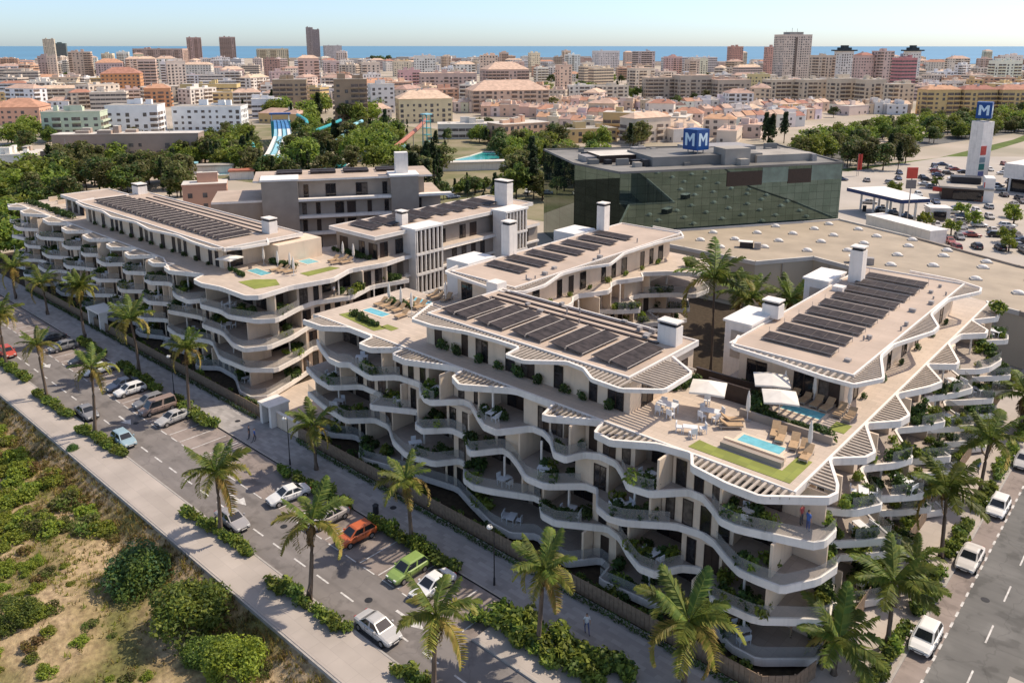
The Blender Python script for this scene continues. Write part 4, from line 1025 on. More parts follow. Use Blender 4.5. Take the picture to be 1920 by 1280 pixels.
def parasol_proto(w_):
    e = empty('parasol', (0, 0, 0), 'x', 'parasol'); b = MB(); b.tube([(0, 0, 0), (0, 0, 2.75)], .035, 6, FURN); b.box(-.3, -.3, 0, .3, .3, .06, KERB); b.build('pole', e)
    b = MB(); n = 8; ring = [(w_*math.cos(i*math.pi/4+.39)*1.05, w_*math.sin(i*math.pi/4+.39)*1.05, 2.2+.03*(i % 2)) for i in range(8)]
    if w_ > 1: ring = [(-w_, -w_, 2.2), (0, -w_, 2.28), (w_, -w_, 2.2), (w_, 0, 2.28), (w_, w_, 2.2), (0, w_, 2.28), (-w_, w_, 2.2), (-w_, 0, 2.28)]
    for i in range(8):
        a, c = ring[i], ring[(i+1) % 8]; b.poly([a, c, (0, 0, 2.75)], CANV); b.poly([a, (a[0], a[1], a[2]-.16), (c[0], c[1], c[2]-.16), c], CANV)
    b.build('canopy', e); return Proto(e)
def closed_proto():
    e = empty('closed_parasol', (0, 0, 0), 'x', 'parasol'); b = MB(); b.tube([(0, 0, 0), (0, 0, 2.7)], .035, 6, FURN); b.box(-.28, -.28, 0, .28, .28, .06, KERB); b.build('pole', e)
    b = MB(); b.tube([(0, 0, .9), (0, 0, 1.3), (0, 0, 2.2), (0, 0, 2.75)], [.14, .20, .15, .03], 8, CANV); b.build('canopy', e); return Proto(e)
CHAIR, TABLE, LOUNGE, PARA, PARAC = chair_proto(), table_proto(), lounger_proto(), parasol_proto(1.5), closed_proto()
for x, y, z, a, name, level in FURNS:
    TABLE.put((x, y, z), a, .9, 'white table on the '+STOREY[level]+', '+name, group='white balcony tables')
    for k in range(R.choice((2, 3))):
        b_ = a+(math.pi*k if k < 2 else 0); ox = (.55 if k == 2 else -.3)
        c, q = math.cos(a), math.sin(a); lx, ly = ((.0, .72), (.0, -.72), (.5, .75))[k]
        CHAIR.put((x+c*lx-q*ly, y+q*lx+c*ly, z), a+(0 if ly > 0 else math.pi), 1, 'white chair on the '+STOREY[level]+', '+name, group='white balcony chairs')
# roof pools, lawns and hedges: fixed to their block
def pool(bld, x0, y0, x1, y1, z=13.7):
    mb = MB(); mb.box(x0-.28, y0-.28, z-.05, x1+.28, y1+.28, z+.05, CREAM); mb.build('pool_edge', bld.e)
    mb = MB(); mb.poly([(x0, y0, z+.056), (x1, y0, z+.056), (x1, y1, z+.056), (x0, y1, z+.056)], POOLM); mb.build('pool', bld.e)
def lawn(bld, pl, z=13.7):
    mb = MB(); mb.prism(pl, z-.03, z+.035, LAWN); mb.build('lawn', bld.e)
pool(A, -26.5, 56.9, -22.9, 58.3); pool(A, -26.4, 65.1, -22.9, 66.5)
lawn(A, [(-28.9, 53.4), (-20.5, 53.4), (-20.5, 57.6), (-21.7, 57.6), (-21.7, 54.8), (-27.4, 54.8), (-28.8, 55)]); lawn(A, rect(-21.7, 63.9, -20.4, 65.8))
lowwall(A, -27.2, 56.0, -22.1, 56.35, .4); lowwall(A, -27.0, 55.05, -21.9, 55.55, .45, TAUPE); lowwall(A, -32.7, 63.5, -28.6, 63.75, 1.6, BROWN); lowwall(A, -28.4, 61.2, -20.4, 61.45, .7, TAUPE); lowwall(A, -35.5, 66.3, -29, 66.55, 1.0, BROWN)
pool(A, -75.7, 57.2, -72.0, 58.5); pool(A, -75, 63.9, -71.6, 65)
lawn(A, [(-76.6, 54.4), (-69, 53.6), (-68.5, 55), (-76.2, 56.3)]); lawn(A, rect(-69.5, 54.9, -67.5, 56))
pool(B, -102.2, 57.2, -98.3, 58.8); pool(B, -101.2, 65, -98.6, 67)
lawn(B, [(-98, 53.5), (-93.4, 53.2), (-92.6, 56.5), (-95.3, 57.6), (-97.5, 55.5)]); lawn(B, [(-95.4, 61.5), (-93.3, 61.5), (-93.5, 67), (-95.2, 66.5)])
def green(x0, y0, x1, y1, n, sc, lab, z=13.7, pr=SH_DARK):
    for i in range(n):
        k = (i+.5)/n; s = sc*R.uniform(.75, 1.2)
        R.choice(pr).put((x0+(x1-x0)*k+R.uniform(-.2, .2), y0+(y1-y0)*k+R.uniform(-.2, .2), z), R.uniform(0, 6), (s, s, s*1.25), lab, group='shrubs on the roof terraces', name='terrace_shrub')
green(-28.2, 62.1, -20.8, 62.1, 13, .95, 'dense green shrub between the two pools of the corner terrace'); green(-28.6, 65.0, -27.4, 63.2, 4, 1.1, 'green shrub beside the far pool of the corner terrace')
green(-35.4, 61.8, -34.6, 65, 4, .9, 'green shrub behind the penthouse corner of the corner terrace'); green(-31.5, 67.2, -29.3, 66.9, 4, .8, 'green shrub in front of the right penthouse')
green(-75.5, 55.6, -69.6, 54.6, 9, .75, 'green shrub beside the lawn of the left-hand terrace of the near block'); green(-75.2, 60.8, -71.5, 61.6, 6, .95, 'green shrub between the pools of the left-hand terrace of the near block')
green(-103.4, 61.9, -97.6, 62.6, 9, .95, 'green shrub between the pools of the left block terrace'); green(-104.4, 55.8, -99.5, 55.4, 7, .8, 'green shrub at the corner of the left block terrace'); green(-102.8, 72.6, -93.8, 72.6, 9, .9, 'green shrub in front of the rear penthouse of the left block')
for i in range(9):
    s = R.uniform(.8, 1.2); SH_DARK[i % 3].put((-58+i*2.7+R.uniform(-.5, .5) - 1.2, 54.75, 13.7), 0, (s*1.1, s*.6, s*1.3), 'dark green shrub against the front penthouse wall', group='shrubs along the front penthouse', name='terrace_shrub')
for i in range(6):
    s = R.uniform(.7, 1.0); SH_DARK[i % 3].put((-21.6, 72+i*5.4, 13.7), 0, (s*.6, s, s*1.1), 'green shrub against the right penthouse wall', group='shrubs along the right penthouse', name='terrace_shrub')
for i in range(8):
    s = R.uniform(.7, 1.05); SH_LIME[i % 2].put((-60.4, 70+i*4.2, 13.7), 0, (s*.6, s, s*1.1), 'green shrub against the courtyard penthouse wall', group='shrubs along the courtyard penthouse', name='terrace_shrub')
for i in range(12):
    s = R.uniform(.7, 1.05); SH_DARK[i % 3].put((-150+i*3.7, 55.1, 13.7), 0, (s, s*.6, s*1.1), 'dark green shrub against the long penthouse wall of the left block', group='shrubs along the long penthouse', name='terrace_shrub')
SH_MID[0].put((-17.9, 107.5, 13.7), 1, (2.0, 2.2, 2.0), 'big round green bush at the far end of the side street roofline', name='terrace_shrub')
SH_MID[1].put((-56, 101.5, 13.7), 1, (1.6, 1.8, 1.9), 'big green bush on the far end of the courtyard roofline', name='terrace_shrub')
green(-182, 54.4, -158, 54.4, 15, 1.15, 'green shrub on the far left terrace of the left block'); green(-180, 60, -170, 63, 9, 1.2, 'green shrub among the low walls of the far left terrace')
tl = ' on the corner roof terrace'
for x, y, a in ((-27.9, 58.6, 2.3), (-28.3, 59.6, 2.3), (-23.9, 59.5, .25), (-22.6, 59.1, .25), (-21.6, 58.6, .25), (-24.6, 60.0, .3), (-21.1, 57.9, .1)): LOUNGE.put((x, y, 13.7), a, 1, 'tan sun lounger by the near pool'+tl, group='sun loungers of the corner terrace')
for x, y in ((-26.4, 67.9), (-25.3, 68.0), (-24.2, 67.9), (-23.2, 67.7), (-22.0, 67.4), (-21.0, 67.0)): LOUNGE.put((x, y-.1, 13.7), R.uniform(-.15, .15), 1, 'tan sun lounger by the far pool'+tl, group='sun loungers of the corner terrace')
PARA.put((-31.0, 60.3, 13.7), .4, 1, 'open white parasol over the dining set'+tl); PARA.put((-27.6, 65.6, 13.7), .5, 1, 'open white parasol beside the far pool'+tl); PARA.put((-25.6, 62.9, 13.7), .5, .95, 'open white parasol among the hedge between the pools'+tl)
for x, y in ((-27.5, 60.9), (-21.3, 58.9), (-27.0, 67.2), (-24.7, 68.3), (-21.6, 68.3)): PARAC.put((x, y, 13.7), 0, 1, 'closed white parasol by a pool'+tl, group='closed parasols of the corner terrace')
TABLE.put((-30.1, 59.1, 13.7), .3, 1.05, 'white dining table under the open parasol'+tl); TABLE.put((-33.4, 57.6, 13.7), .1, 1.2, 'white dining table beside the front penthouse'+tl); TABLE.put((-30.0, 55.6, 13.7), .5, .8, 'white coffee table near the lawn'+tl)
for x, y, a in ((-30.9, 59.6, 1.2), (-29.5, 59.9, -.6), (-29.3, 58.7, -1.9), (-30.4, 58.3, 2.9), (-34.2, 58.3, .3), (-33.2, 58.4, 0), (-33.8, 56.9, 3.1), (-32.6, 56.8, 3.1), (-29.2, 56.3, -.8), (-30.8, 55.2, 2.0), (-29.4, 55.0, -2.2), (-31.6, 61.4, .4)): CHAIR.put((x, y, 13.7), a, 1.05, 'white terrace chair around the tables'+tl, group='chairs of the corner terrace')
for x, y in ((-75.7, 60.1), (-74.6, 60.0), (-73.3, 60.0), (-72.1, 59.9), (-70.2, 58.8)): LOUNGE.put((x, y, 13.7), R.uniform(-.1, .1), 1, 'tan sun lounger on the left-hand terrace of the near block', group='sun loungers of the left-hand terrace')
for x, y in ((-75.2, 61.0), (-72.8, 60.9), (-70.3, 60.4), (-70.6, 66.3)): PARAC.put((x, y, 13.7), 0, 1, 'closed white parasol on the left-hand terrace of the near block', group='closed parasols of the left-hand terrace')
for i in range(6): LOUNGE.put((-73.5+R.uniform(-.3, .3)+(i % 3)*1.2, 66.5+(i//3)*-.0+R.uniform(-.3, .3) if i < 3 else 62.5, 13.7), R.uniform(-.2, .2), 1, 'tan sun lounger at the back of the left-hand terrace', group='sun loungers of the left-hand terrace')
for x, y in ((-98.9, 60), (-97.8, 60.4), (-96.6, 60.7), (-95.6, 68.0), (-94.8, 69.2), (-96.4, 69.6), (-97.2, 68.6)): LOUNGE.put((x, y, 13.7), R.uniform(-.2, .2), 1, 'tan sun lounger on the left block terrace', group='sun loungers of the left block terrace')
for x, y in ((-103.2, 60.6), (-99.8, 60.8), (-97.6, 61.4), (-95.2, 60.4), (-97.3, 70.4), (-95, 70.6)): PARAC.put((x, y, 13.7), 0, 1, 'closed white parasol on the left block terrace', group='closed parasols of the left block terrace')
PARA.put((-103.8, 55.6, 13.7), .3, .9, 'open pale parasol at the corner of the left block terrace')

# entrance between the two blocks
gt = empty('entrance_gate', (-81, 47.5, .1), 'white gate house between the two residence blocks', 'gate house')
mb = MB(); mb.box(-83.6, 47.1, .1, -83.1, 48.6, 2.7, WHITE); mb.box(-81.6, 47.1, .1, -81.1, 49.6, 2.7, WHITE); mb.box(-83.1, 48.2, .1, -81.6, 48.5, 2.7, TAUPE); mb.build('wall', gt)
mb = MB(); mb.box(-83.75, 46.95, 2.7, -80.95, 49.7, 2.92, WHITE); mb.build('roof', gt)
mb = MB(); mb.box(-83.0, 48.1, .12, -81.7, 48.19, 2.5, BROWN); mb.build('door', gt)
gw = empty('garden_wall', (-80, 49, .1), 'tan garden wall right of the gate house', 'wall'); mb = MB(); mb.box(-81.0, 47.8, .1, -76.6, 48.1, 2.0, CREAM); mb.build('wall', gw); mb = MB(); mb.box(-81.05, 47.75, 2.0, -76.55, 48.15, 2.08, WHITE); mb.build('coping', gw)
mb = MB(); mb.box(-90, 49, 0, -79.5, 66, .14, TAN); tag(mb.build('passage_paving'), kind='structure')
gg = empty('entrance_portal', (-134, 47.6, .1), 'white portal frame in the fence of the left block', 'portal')
mb = MB(); mb.box(-136, 47.2, .1, -135.6, 48.4, 3.0, WHITE2); mb.box(-131.6, 47.2, .1, -131.2, 48.4, 3.0, WHITE2); mb.build('post', gg); mb = MB(); mb.box(-136.2, 47.1, 3.0, -131.0, 50, 3.3, WHITE2); mb.build('roof', gg)
# garden shrubs behind the fences
for i in range(52):
    x = -76+i*1.1; s = R.uniform(.8, 1.35)
    if R.random() < .8: R.choice(SH_DARK+SH_MID).put((x, 48.75+R.uniform(-.25, .5), .02), R.uniform(0, 6), (s, s, s*1.1), 'green garden shrub behind the fence of the near block', group='garden shrubs behind the near fence', name='garden_shrub')
for i in range(50):
    x = -165+i*1.6; s = R.uniform(.8, 1.3)
    if R.random() < .7: R.choice(SH_DARK+SH_MID).put((x, 48.7+R.uniform(-.25, .5), .02), R.uniform(0, 6), (s, s, s*1.1), 'green garden shrub behind the fence of the left block', group='garden shrubs behind the left fence', name='garden_shrub')
for i in range(40):
    y = 54+i*1.36; s = R.uniform(.9, 1.6)
    R.choice(SH_MID+SH_LIME).put((-17.35+R.uniform(-.3, .15), y, .02), R.uniform(0, 6), (s, s, s*1.2), 'lush green garden shrub along the side street fence', group='garden shrubs along the side street', name='garden_shrub')
# right facade planting spills over the balcony edges
for k in (1, 2, 3, 4):
    y = 55.5
    while y < 111:
        x = interp(AR[k], 1, y)
        if x > -18.3: 
            s = R.uniform(.6, 1.0); R.choice(SH_LIME+SH_MID+SH_DARK).put((x-R.uniform(.6, 1.0), y, ZL[k]-.1), R.uniform(0, 6), (s, s, s*1.2), 'green planter shrub on the '+STOREY[k]+' of the side street front', group='planter shrubs of the side street front', name='planter_shrub')
        y += R.uniform(1.2, 2.4)

# ------------------------------------------------------------------ palms
def hfor(x, y, v):
    z = 3.
    while z < 24 and P(x, y, z)[1] > v: z += .05
    return z
PL = [(850, 1276, 1152, 'palm at the lower pavement edge beside the silver car', 'a'), (580, 1127, 985, 'palm on the pavement below the red parked car', 'a'), (410, 1000, 880, 'palm on the pavement beside the driving grey car', 'a'), (182, 815, 690, 'palm on the pavement uphill of the light blue car', 'a'), (97, 745, 645, 'thin palm on the pavement near the red car at the left', 'a'), (10, 690, 590, 'palm at the left picture edge by the red car', 'a'),
      (1008, 1215, 1062, 'palm on the promenade at the lower end of the planting bed', 'b'), (772, 1015, 895, 'palm on the promenade behind the green parked car', 'b'), (593, 880, 795, 'palm on the promenade right of the gate house', 'b'), (355, 780, 655, 'palm on the promenade left of the gate house', 'b'), (262, 700, 595, 'palm on the promenade in front of the left block', 'b'), (90, 590, 530, 'small dark palm on the far promenade', 'b'), (1282, 1290, 1168, 'large palm at the bottom corner before the timber fence', 'b'), (30, 560, 500, 'pale palm at the far left end of the street', 'b')]
for u, v, vc, lab, g in PL:
    x, y = G(u, v, .1)
    if g == 'a': y = 32.15
    palm(x, y, hfor(x, y, vc), lab, 'palms along the front street', 1.0 if u != 1282 else 1.15)
x, y = G(160, 640, .1); palm(x, y, hfor(x, y, 540), 'dense round date palm on the promenade at the left', 'palms along the front street', 1.15, dense=True)
x, y = G(3, 660, .1); palm(x, y, hfor(x, y, 585), 'dense yellowish palm cut by the left picture edge', 'palms along the front street', 1.1, dense=True)
for i, (y, vc, lab) in enumerate(((58.7, 1090, 'nearest tall palm of the side street'), (73.5, 918, 'second tall palm of the side street'), (87.4, 818, 'third tall palm of the side street'), (107.3, 740, 'farthest palm of the side street at the right edge'))):
    palm(-14.0, y, hfor(-14., y, vc), lab, 'palms along the side street', 1.2, 19, dark=True)
palm(-16.0, 53.2, hfor(-16., 53.2, 1215), 'low palm at the bottom corner of the side street', 'palms along the side street', 1.1, dark=True)
palm(-14.2, 66.5, 3.4, 'short young palm between the first two side street palms', 'palms along the side street', .8, dark=True)
for u, vc, y, lab in ((1342, 525, 96, 'tallest palm in the courtyard'), (1412, 560, 112, 'palm behind the courtyard left of the white stair tower'), (1490, 560, 118, 'short palm behind the stair tower'), (1392, 548, 118, 'slim palm behind the courtyard')):
    gx = G(u, vc, 14)[0]; 
    lo = -60.
    while lo < -20 and P(lo, y, 13)[0] < u: lo += .1
    palm(lo, y, hfor(lo, y, vc), lab, 'palms in the courtyard', 1.65 if u == 1342 else 1.35, dark=True)

# ------------------------------------------------------------------ cars
def car_proto(kind):
    e = empty('parked_car', (0, 0, 0), 'x', 'car'); L = {'hatch': 4.0, 'sedan': 4.4, 'van': 4.5}[kind]; h = L/2
    hood = {'hatch': .90, 'sedan': .86, 'van': 1.0}[kind]; roof = {'hatch': 1.46, 'sedan': 1.40, 'van': 1.78}[kind]
    # stations: x, half width, bottom, belt
    stn = [(-h, .62, .42, .72), (-h+.10, .76, .30, .84), (-h+.45, .84, .24, .95), (-.6, .87, .22, .95), (.5, .87, .22, .94), (h-1.25, .86, .22, .92), (h-.5, .82, .24, hood-.1), (h-.1, .74, .30, hood-.24), (h, .60, .42, hood-.36)]
    if kind == 'sedan': stn[2] = (-h+.6, .84, .24, .93)
    b = MB(); rings = []
    for x, hw, z0, z1 in stn:
        zm = (z0+z1)/2; rings.append([(x, -hw*.9, z0), (x, -hw, zm), (x, -hw*.97, z1-.07), (x, -hw*.80, z1), (x, hw*.80, z1), (x, hw*.97, z1-.07), (x, hw, zm), (x, hw*.9, z0)])
    for a, c in zip(rings, rings[1:]):
        for k in range(8): b.poly([a[k], c[k], c[(k+1) % 8], a[(k+1) % 8]], PAINTC)
    b.poly(rings[0], PAINTC); b.poly(rings[-1][::-1], PAINTC)
    rear = {'hatch': (-h+.12, -h+.55), 'sedan': (-h+.75, -h+1.45), 'van': (-h+.05, -h+.22)}[kind]; fr = {'hatch': (h-1.0, h-1.75), 'sedan': (h-1.15, h-1.95), 'van': (h-.75, h-1.35)}[kind]
    zb = .90; zt = roof
    lo = [(rear[0], -.74, zb), (fr[0], -.74, zb), (fr[0], .74, zb), (rear[0], .74, zb)]; hi = [(rear[1], -.60, zt-.05), (fr[1], -.60, zt-.05), (fr[1], .60, zt-.05), (rear[1], .60, zt-.05)]
    top = [(rear[1]+.18, -.46, zt), (fr[1]-.12, -.46, zt), (fr[1]-.12, .46, zt), (rear[1]+.18, .46, zt)]
    b.poly(top, PAINTC)
    for k in range(4): b.poly([hi[k], hi[(k+1) % 4], top[(k+1) % 4], top[k]], PAINTC)
    for k in range(4): b.poly([lo[k], lo[(k+1) % 4], hi[(k+1) % 4], hi[k]], PAINTC)
    for s in (-1, 1): b.box(-h+.9, s*.80, .21, h-.95, s*.895, .34, BLACK)
    b.box(-h-.012, -.62, .36, -h+.10, .62, .50, BLACK); b.box(h-.10, -.56, .36, h+.012, .56, .46, BLACK); b.box(h-.10, -.42, .50, h+.006, .42, .56, BLACK)
    b.box(-h-.02, -.26, .54, -h+.06, .26, .64, WHITE2); b.box(h-.06, -.26, .40, h+.02, .26, .49, WHITE2)
    for s in (-1, 1):
        for x_ in (-.55, .42): b.box(x_, s*.862, .36, x_+.018, s*.882, .9, BLACK)
        for x_ in (-.35, .60): b.box(x_, s*.875, .80, x_+.16, s*.90, .835, BLACK)
    b.build('body', e, smooth=False)
    def panel(a0, a1, b0, b1, out, nm):
        """glass set slightly proud of a cabin face, between its corners"""
        def q(i, j): 
            p = Vector(a0).lerp(Vector(a1), i); r = Vector(b0).lerp(Vector(b1), i); return p.lerp(r, j)+Vector(out)
        g = MB(); g.poly([q(.08, .10), q(.92, .10), q(.92, .9), q(.08, .9)], CARG); g.build(nm, e)
    panel(lo[1], lo[2], hi[1], hi[2], (.012, 0, .012), 'windscreen'); panel(lo[3], lo[0], hi[3], hi[0], (-.012, 0, .012), 'rear_window')
    for (s, i, j) in ((-1, 0, 1), (1, 3, 2)):
        m0 = Vector(lo[i]).lerp(Vector(lo[j]), .5); m1 = Vector(hi[i]).lerp(Vector(hi[j]), .5)
        panel(lo[i], m0, hi[i], m1, (0, s*.014, .006), 'side_window'); panel(m0, lo[j], m1, hi[j], (0, s*.014, .006), 'side_window')
    for s in (-1, 1):
        for x in (-h+.78, h-.82):
            wb = MB(); wb.tube([(x, s*.70, .31), (x, s*.89, .31)], .31, 14, TYRE); wo = wb.build('wheel', e)
            rb = MB(); rb.tube([(x, s*.885, .31), (x, s*.90, .31)], .19, 10, RIM); rb.build('rim', wo)
        lb = MB(); lb.box(h-.30, s*.50-.14, hood-.36, h-.04, s*.50+.14, hood-.22, LAMPG); lb.build('headlight', e)
        tb = MB(); tb.box(-h-.015, s*.55-.11, .66, -h+.12, s*.55+.11, .80, TAIL); tb.build('tail_light', e)
        mb_ = MB(); mb_.box(fr[0]-.45, s*.84, .92, fr[0]-.28, s*.98, 1.05, PAINTC); mb_.build('mirror', e)
    return Proto(e)
CARS = {k: car_proto(k) for k in ('hatch', 'sedan', 'van')}
PI = math.pi
def car(kind, x, y, rz, color, label, z=-.02, grp=None, sc=1): return CARS[kind].put((x, y, z), rz, sc, label, color, grp)
SILV, GREY, WH, DK, RD, BL, GN = (.48, .47, .46), (.22, .22, .23), (.78, .77, .75), (.035, .04, .05), (.55, .13, .045), (.30, .42, .48), (.25, .36, .10)
car('sedan', -44.3, 33.65, 0, SILV, 'silver saloon driving in the near lane beside the arrow'); car('sedan', -66.5, 33.7, 0, (.33, .32, .33), 'grey saloon driving behind the silver one')
car('hatch', -90.8, 33.7, 0, BL, 'light blue hatchback driving in the near lane'); car('sedan', -101.5, 33.7, 0, GREY, 'dark grey saloon driving behind the light blue hatchback'); car('hatch', -131.5, 33.8, 0, (.5, .08, .05), 'red hatchback at the far left of the near lane')
car('hatch', -55.6, 40.1, -PI/2-.06, RD, 'orange red hatchback parked nose to the street'); car('hatch', -48.1, 40.0, -PI/2, GN, 'lime green hatchback parked nose to the street'); car('sedan', -44.9, 40.0, -PI/2, WH, 'white car parked beside the lime green hatchback')
car('sedan', -66.3, 39.8, -PI/2-.15, WH, 'white coupe parked at the edge of the building shadow'); car('sedan', -60.0, 40.1, -PI/2, (.42, .38, .36), 'beige saloon parked beside the orange red hatchback')
car('sedan', -92.0, 40.2, -PI/2+.1, SILV, 'silver estate car parked at the end of the left row'); car('van', -96.2, 40.2, -PI/2, (.30, .22, .19), 'brown van parked beside the silver estate car')
car('hatch', -98.8, 40.3, -PI/2, GREY, 'dark grey hatchback parked beside the brown van'); car('hatch', -104.2, 40.2, -PI/2, WH, 'white hatchback parked in the left row'); car('sedan', -106.8, 40.3, -PI/2, (.06, .08, .13), 'navy saloon parked in the left row')
car('sedan', -114.6, 40.3, -PI/2, WH, 'white saloon parked at the far left behind a palm'); car('hatch', -120, 40.3, -PI/2, DK, 'black hatchback parked at the far left'); car('hatch', -127.8, 40.3, -PI/2, GREY, 'grey hatchback parked farthest left'); car('sedan', -133, 40.3, -PI/2, DK, 'black saloon parked near the portal of the left block')
car('hatch', -11.95, 61.2, -PI/2, WH, 'nearest white hatchback on the side street'); car('sedan', -11.95, 74.6, -PI/2, (.62, .59, .55), 'cream saloon parked second on the side street'); car('hatch', -11.95, 85.6, -PI/2, WH, 'third white car parked on the side street'); car('sedan', -11.9, 98.0, -PI/2, SILV, 'silver saloon parked farthest on the side street'); car('hatch', -11.9, 108, -PI/2, (.3, .06, .05), 'dark red hatchback parked beyond the farthest silver saloon')

for i, (x, y) in enumerate(((-48, 35.6), (-62.5, 36.8), (-79, 35.4), (-95, 36.9), (-57, 45.8), (-86, 45.4), (-9.7, 70), (-7.2, 88))):
    mb = MB(); zz_ = -.012 if y < 38 else .108 if x < -20 else -.014; mb.tube([(x, y, zz_-.02), (x, y, zz_)], .34, 14, BLACK); tag(mb.build('manhole_cover', loc=(x, y, zz_)), 'round dark manhole cover in the '+('front street' if y < 38 else 'promenade' if x < -20 else 'side street'), 'manhole cover', 'manhole covers')
# ------------------------------------------------------------------ street lamps
def lamp(x, y, h, lab, rz=0):
    e = empty('street_lamp', (x, y, .1), lab, 'street lamp', rz=rz); b = MB(); b.tube([(x, y, .1), (x, y, .8), (x, y, .82), (x, y, h)], [.10, .09, .055, .04], 8, BLACK); b.tube([(x, y, h), (x-.1, y-.02, h+.12), (x-.45, y-.05, h+.1)], .03, 6, BLACK); b.build('pole', e)
    b = MB(); b.ball((x-.45, y-.05, h-.12), .28, .28, .2, LAMPG, 12, 6); b.build('lamp_shade', e)
lamp(-41.4, 43.9, 5.6, 'street lamp with a white globe on the promenade before the near block'); lamp(-72.0, 43.7, 5.6, 'street lamp on the promenade beside the gate house'); lamp(-99, 43.7, 5.6, 'street lamp on the promenade before the left block')

# ------------------------------------------------------------------ people
def person(x, y, z, rz, shirt, trousers, label, pose=0):
    me = bpy.data.meshes.new('person')
    J = [(0, 0, .95), (0, .01, 1.2), (0, .0, 1.42), (0, 0, 1.52), (0, .02, 1.62), (0, .01, 1.74),
         (-.1, 0, .9), (-.12, .16*pose, .5), (-.12, .02*pose, .07), (-.12, -.12+.02*pose, .03), (.1, 0, .9), (.12, -.14*pose, .5), (.12, -.3*pose, .09), (.12, -.42*pose-.1, .05),
         (-.19, 0, 1.40), (-.25, .1*pose, 1.12), (-.24, -.06, .88), (-.24, -.09, .78), (.19, 0, 1.40), (.25, -.1*pose, 1.12), (.24, -.1, .88), (.24, -.14, .78)]
    E_ = [(0, 1), (1, 2), (2, 3), (3, 4), (4, 5), (0, 6), (6, 7), (7, 8), (8, 9), (0, 10), (10, 11), (11, 12), (12, 13), (2, 14), (14, 15), (15, 16), (16, 17), (2, 18), (18, 19), (19, 20), (20, 21)]
    rr_ = [.15, .135, .15, .06, .10, .085, .10, .068, .045, .04, .10, .068, .045, .04, .075, .05, .036, .03, .075, .05, .036, .03]
    me.from_pydata(J, E_, []); o = bpy.data.objects.new('person', me); COL.objects.link(o)
    sk = o.modifiers.new('skin', 'SKIN'); 
    for i, v in enumerate(me.skin_vertices[0].data): v.radius = (rr_[i], rr_[i]*.8); v.use_root = i == 0
    o.modifiers.new('sub', 'SUBSURF').levels = 1; o.modifiers['sub'].render_levels = 1
    dg = bpy.context.evaluated_depsgraph_get(); ev = o.evaluated_get(dg); nm = bpy.data.meshes.new_from_object(ev); bpy.data.objects.remove(o)
    o = bpy.data.objects.new('person', nm); COL.objects.link(o)
    nm.materials.clear(); nm.materials.append(SKIN); nm.materials.append(mat('cloth_'+shirt[0], shirt[1], .9, .1, 6)); nm.materials.append(mat('cloth_'+trousers[0], trousers[1], .9, .1, 6)); nm.materials.append(HAIR)
    for p_ in nm.polygons:
        c = p_.center; p_.material_index = 3 if c.z > 1.69 or (c.z > 1.6 and c.y > .04) else 0 if c.z > 1.47 or (abs(c.x) > .2 and c.z < 1.2 and c.z > .7) else 1 if c.z > .93 else 2 if c.z > .1 else 3
        p_.use_smooth = True
    o.location = (x, y, z); o.rotation_euler = (0, 0, rz); ORG[o.name] = (x, y, z); return tag(o, label, 'person')
WS, BS, BT, GT, RS = ('white', (.7, .7, .7)), ('blue', (.08, .16, .45)), ('bluetrouser', (.10, .13, .28)), ('greytrouser', (.12, .12, .13)), ('red', (.45, .1, .1))
x, y = G(1100, 1185, .1); person(x, y, .1, .9, WS, BT, 'person in white shirt and blue trousers walking on the promenade', 1)
x, y = G(478, 828, .1); person(x, y, .1, -.4, BS, GT, 'person in blue shirt walking up to the gate house', 1)
x, y = G(466, 826, .1); person(x-.3, y+.3, .1, -.3, ('dark', (.05, .05, .06)), GT, 'person in dark clothes beside the gate house', .6)
person(-18.9, 53.4, 10.5, 2.6, BS, BT, 'person in blue standing on the top corner balcony')
person(-19.6, 53.9, 10.5, 1.4, RS, GT, 'person in red on the top corner balcony beside the one in blue')
person(-19.6, 53.8, 1.0-.1, 1.8, RS, ('tantrouser', (.4, .3, .2)), 'person in red on the lowest corner balcony')
person(-91.3, 64.2, 10.5, 2.0, WS, GT, 'person in white on the top balcony of the left block')
person(-22.6, 70.3, 13.7, .2, WS, BT, 'person in white on the terrace by the right penthouse')
for x, y, lab in ((-15.2, 92, 'person in blue walking up the side street pavement'), (-15.0, 120.5, 'person in blue at the far end of the side street pavement')): person(x, y, .1, 3., BS, GT, lab, 1)
# bin on the promenade
bn = empty('litter_bin', (-57.5, 44, .1), 'dark litter bin at the head of the promenade bed', 'litter bin'); mb = MB(); mb.tube([(-57.5, 44, .1), (-57.5, 44, 1.0)], .3, 10, BLACK); mb.build('body', bn); mb = MB(); mb.tube([(-57.5, 44, 1.0), (-57.5, 44, 1.12)], [.33, .2], 10, BLACK); mb.build('lid', bn)

# ------------------------------------------------------------------ hypermarket and mirror-glass mall
HY = [(-89.5, 131.2), (-73.8, 130.6), (-59.2, 129.8), (-53.0, 140.0), (-46.6, 138.0), (-19.0, 129.4), (2, 122), (8, 150), (-24.3, 157.5), (-44.8, 168.5), (-61.5, 175.5)]
hy = empty('hypermarket_building', (-45, 148, 0), 'low beige hypermarket hall with a wide gravel roof full of skylights', 'hall')
mb = MB(); mb.prism(HY, 0, 7.6, HYPW); mb.build('wall', hy)
mb = MB(); mb.prism(HY, 7.6, 7.95, HYPROOF)
for a, b in zip(HY, HY[1:]+HY[:1]):
    L = math.dist(a, b); an = math.atan2(b[1]-a[1], b[0]-a[0]); mb.obox((a[0]+b[0])/2, (a[1]+b[1])/2, 7.6, L+.2, .35, .7, an, WHITEROOF if a[0] < -40 else TAUPE)
mb.build('roof', hy)
mb = MB()
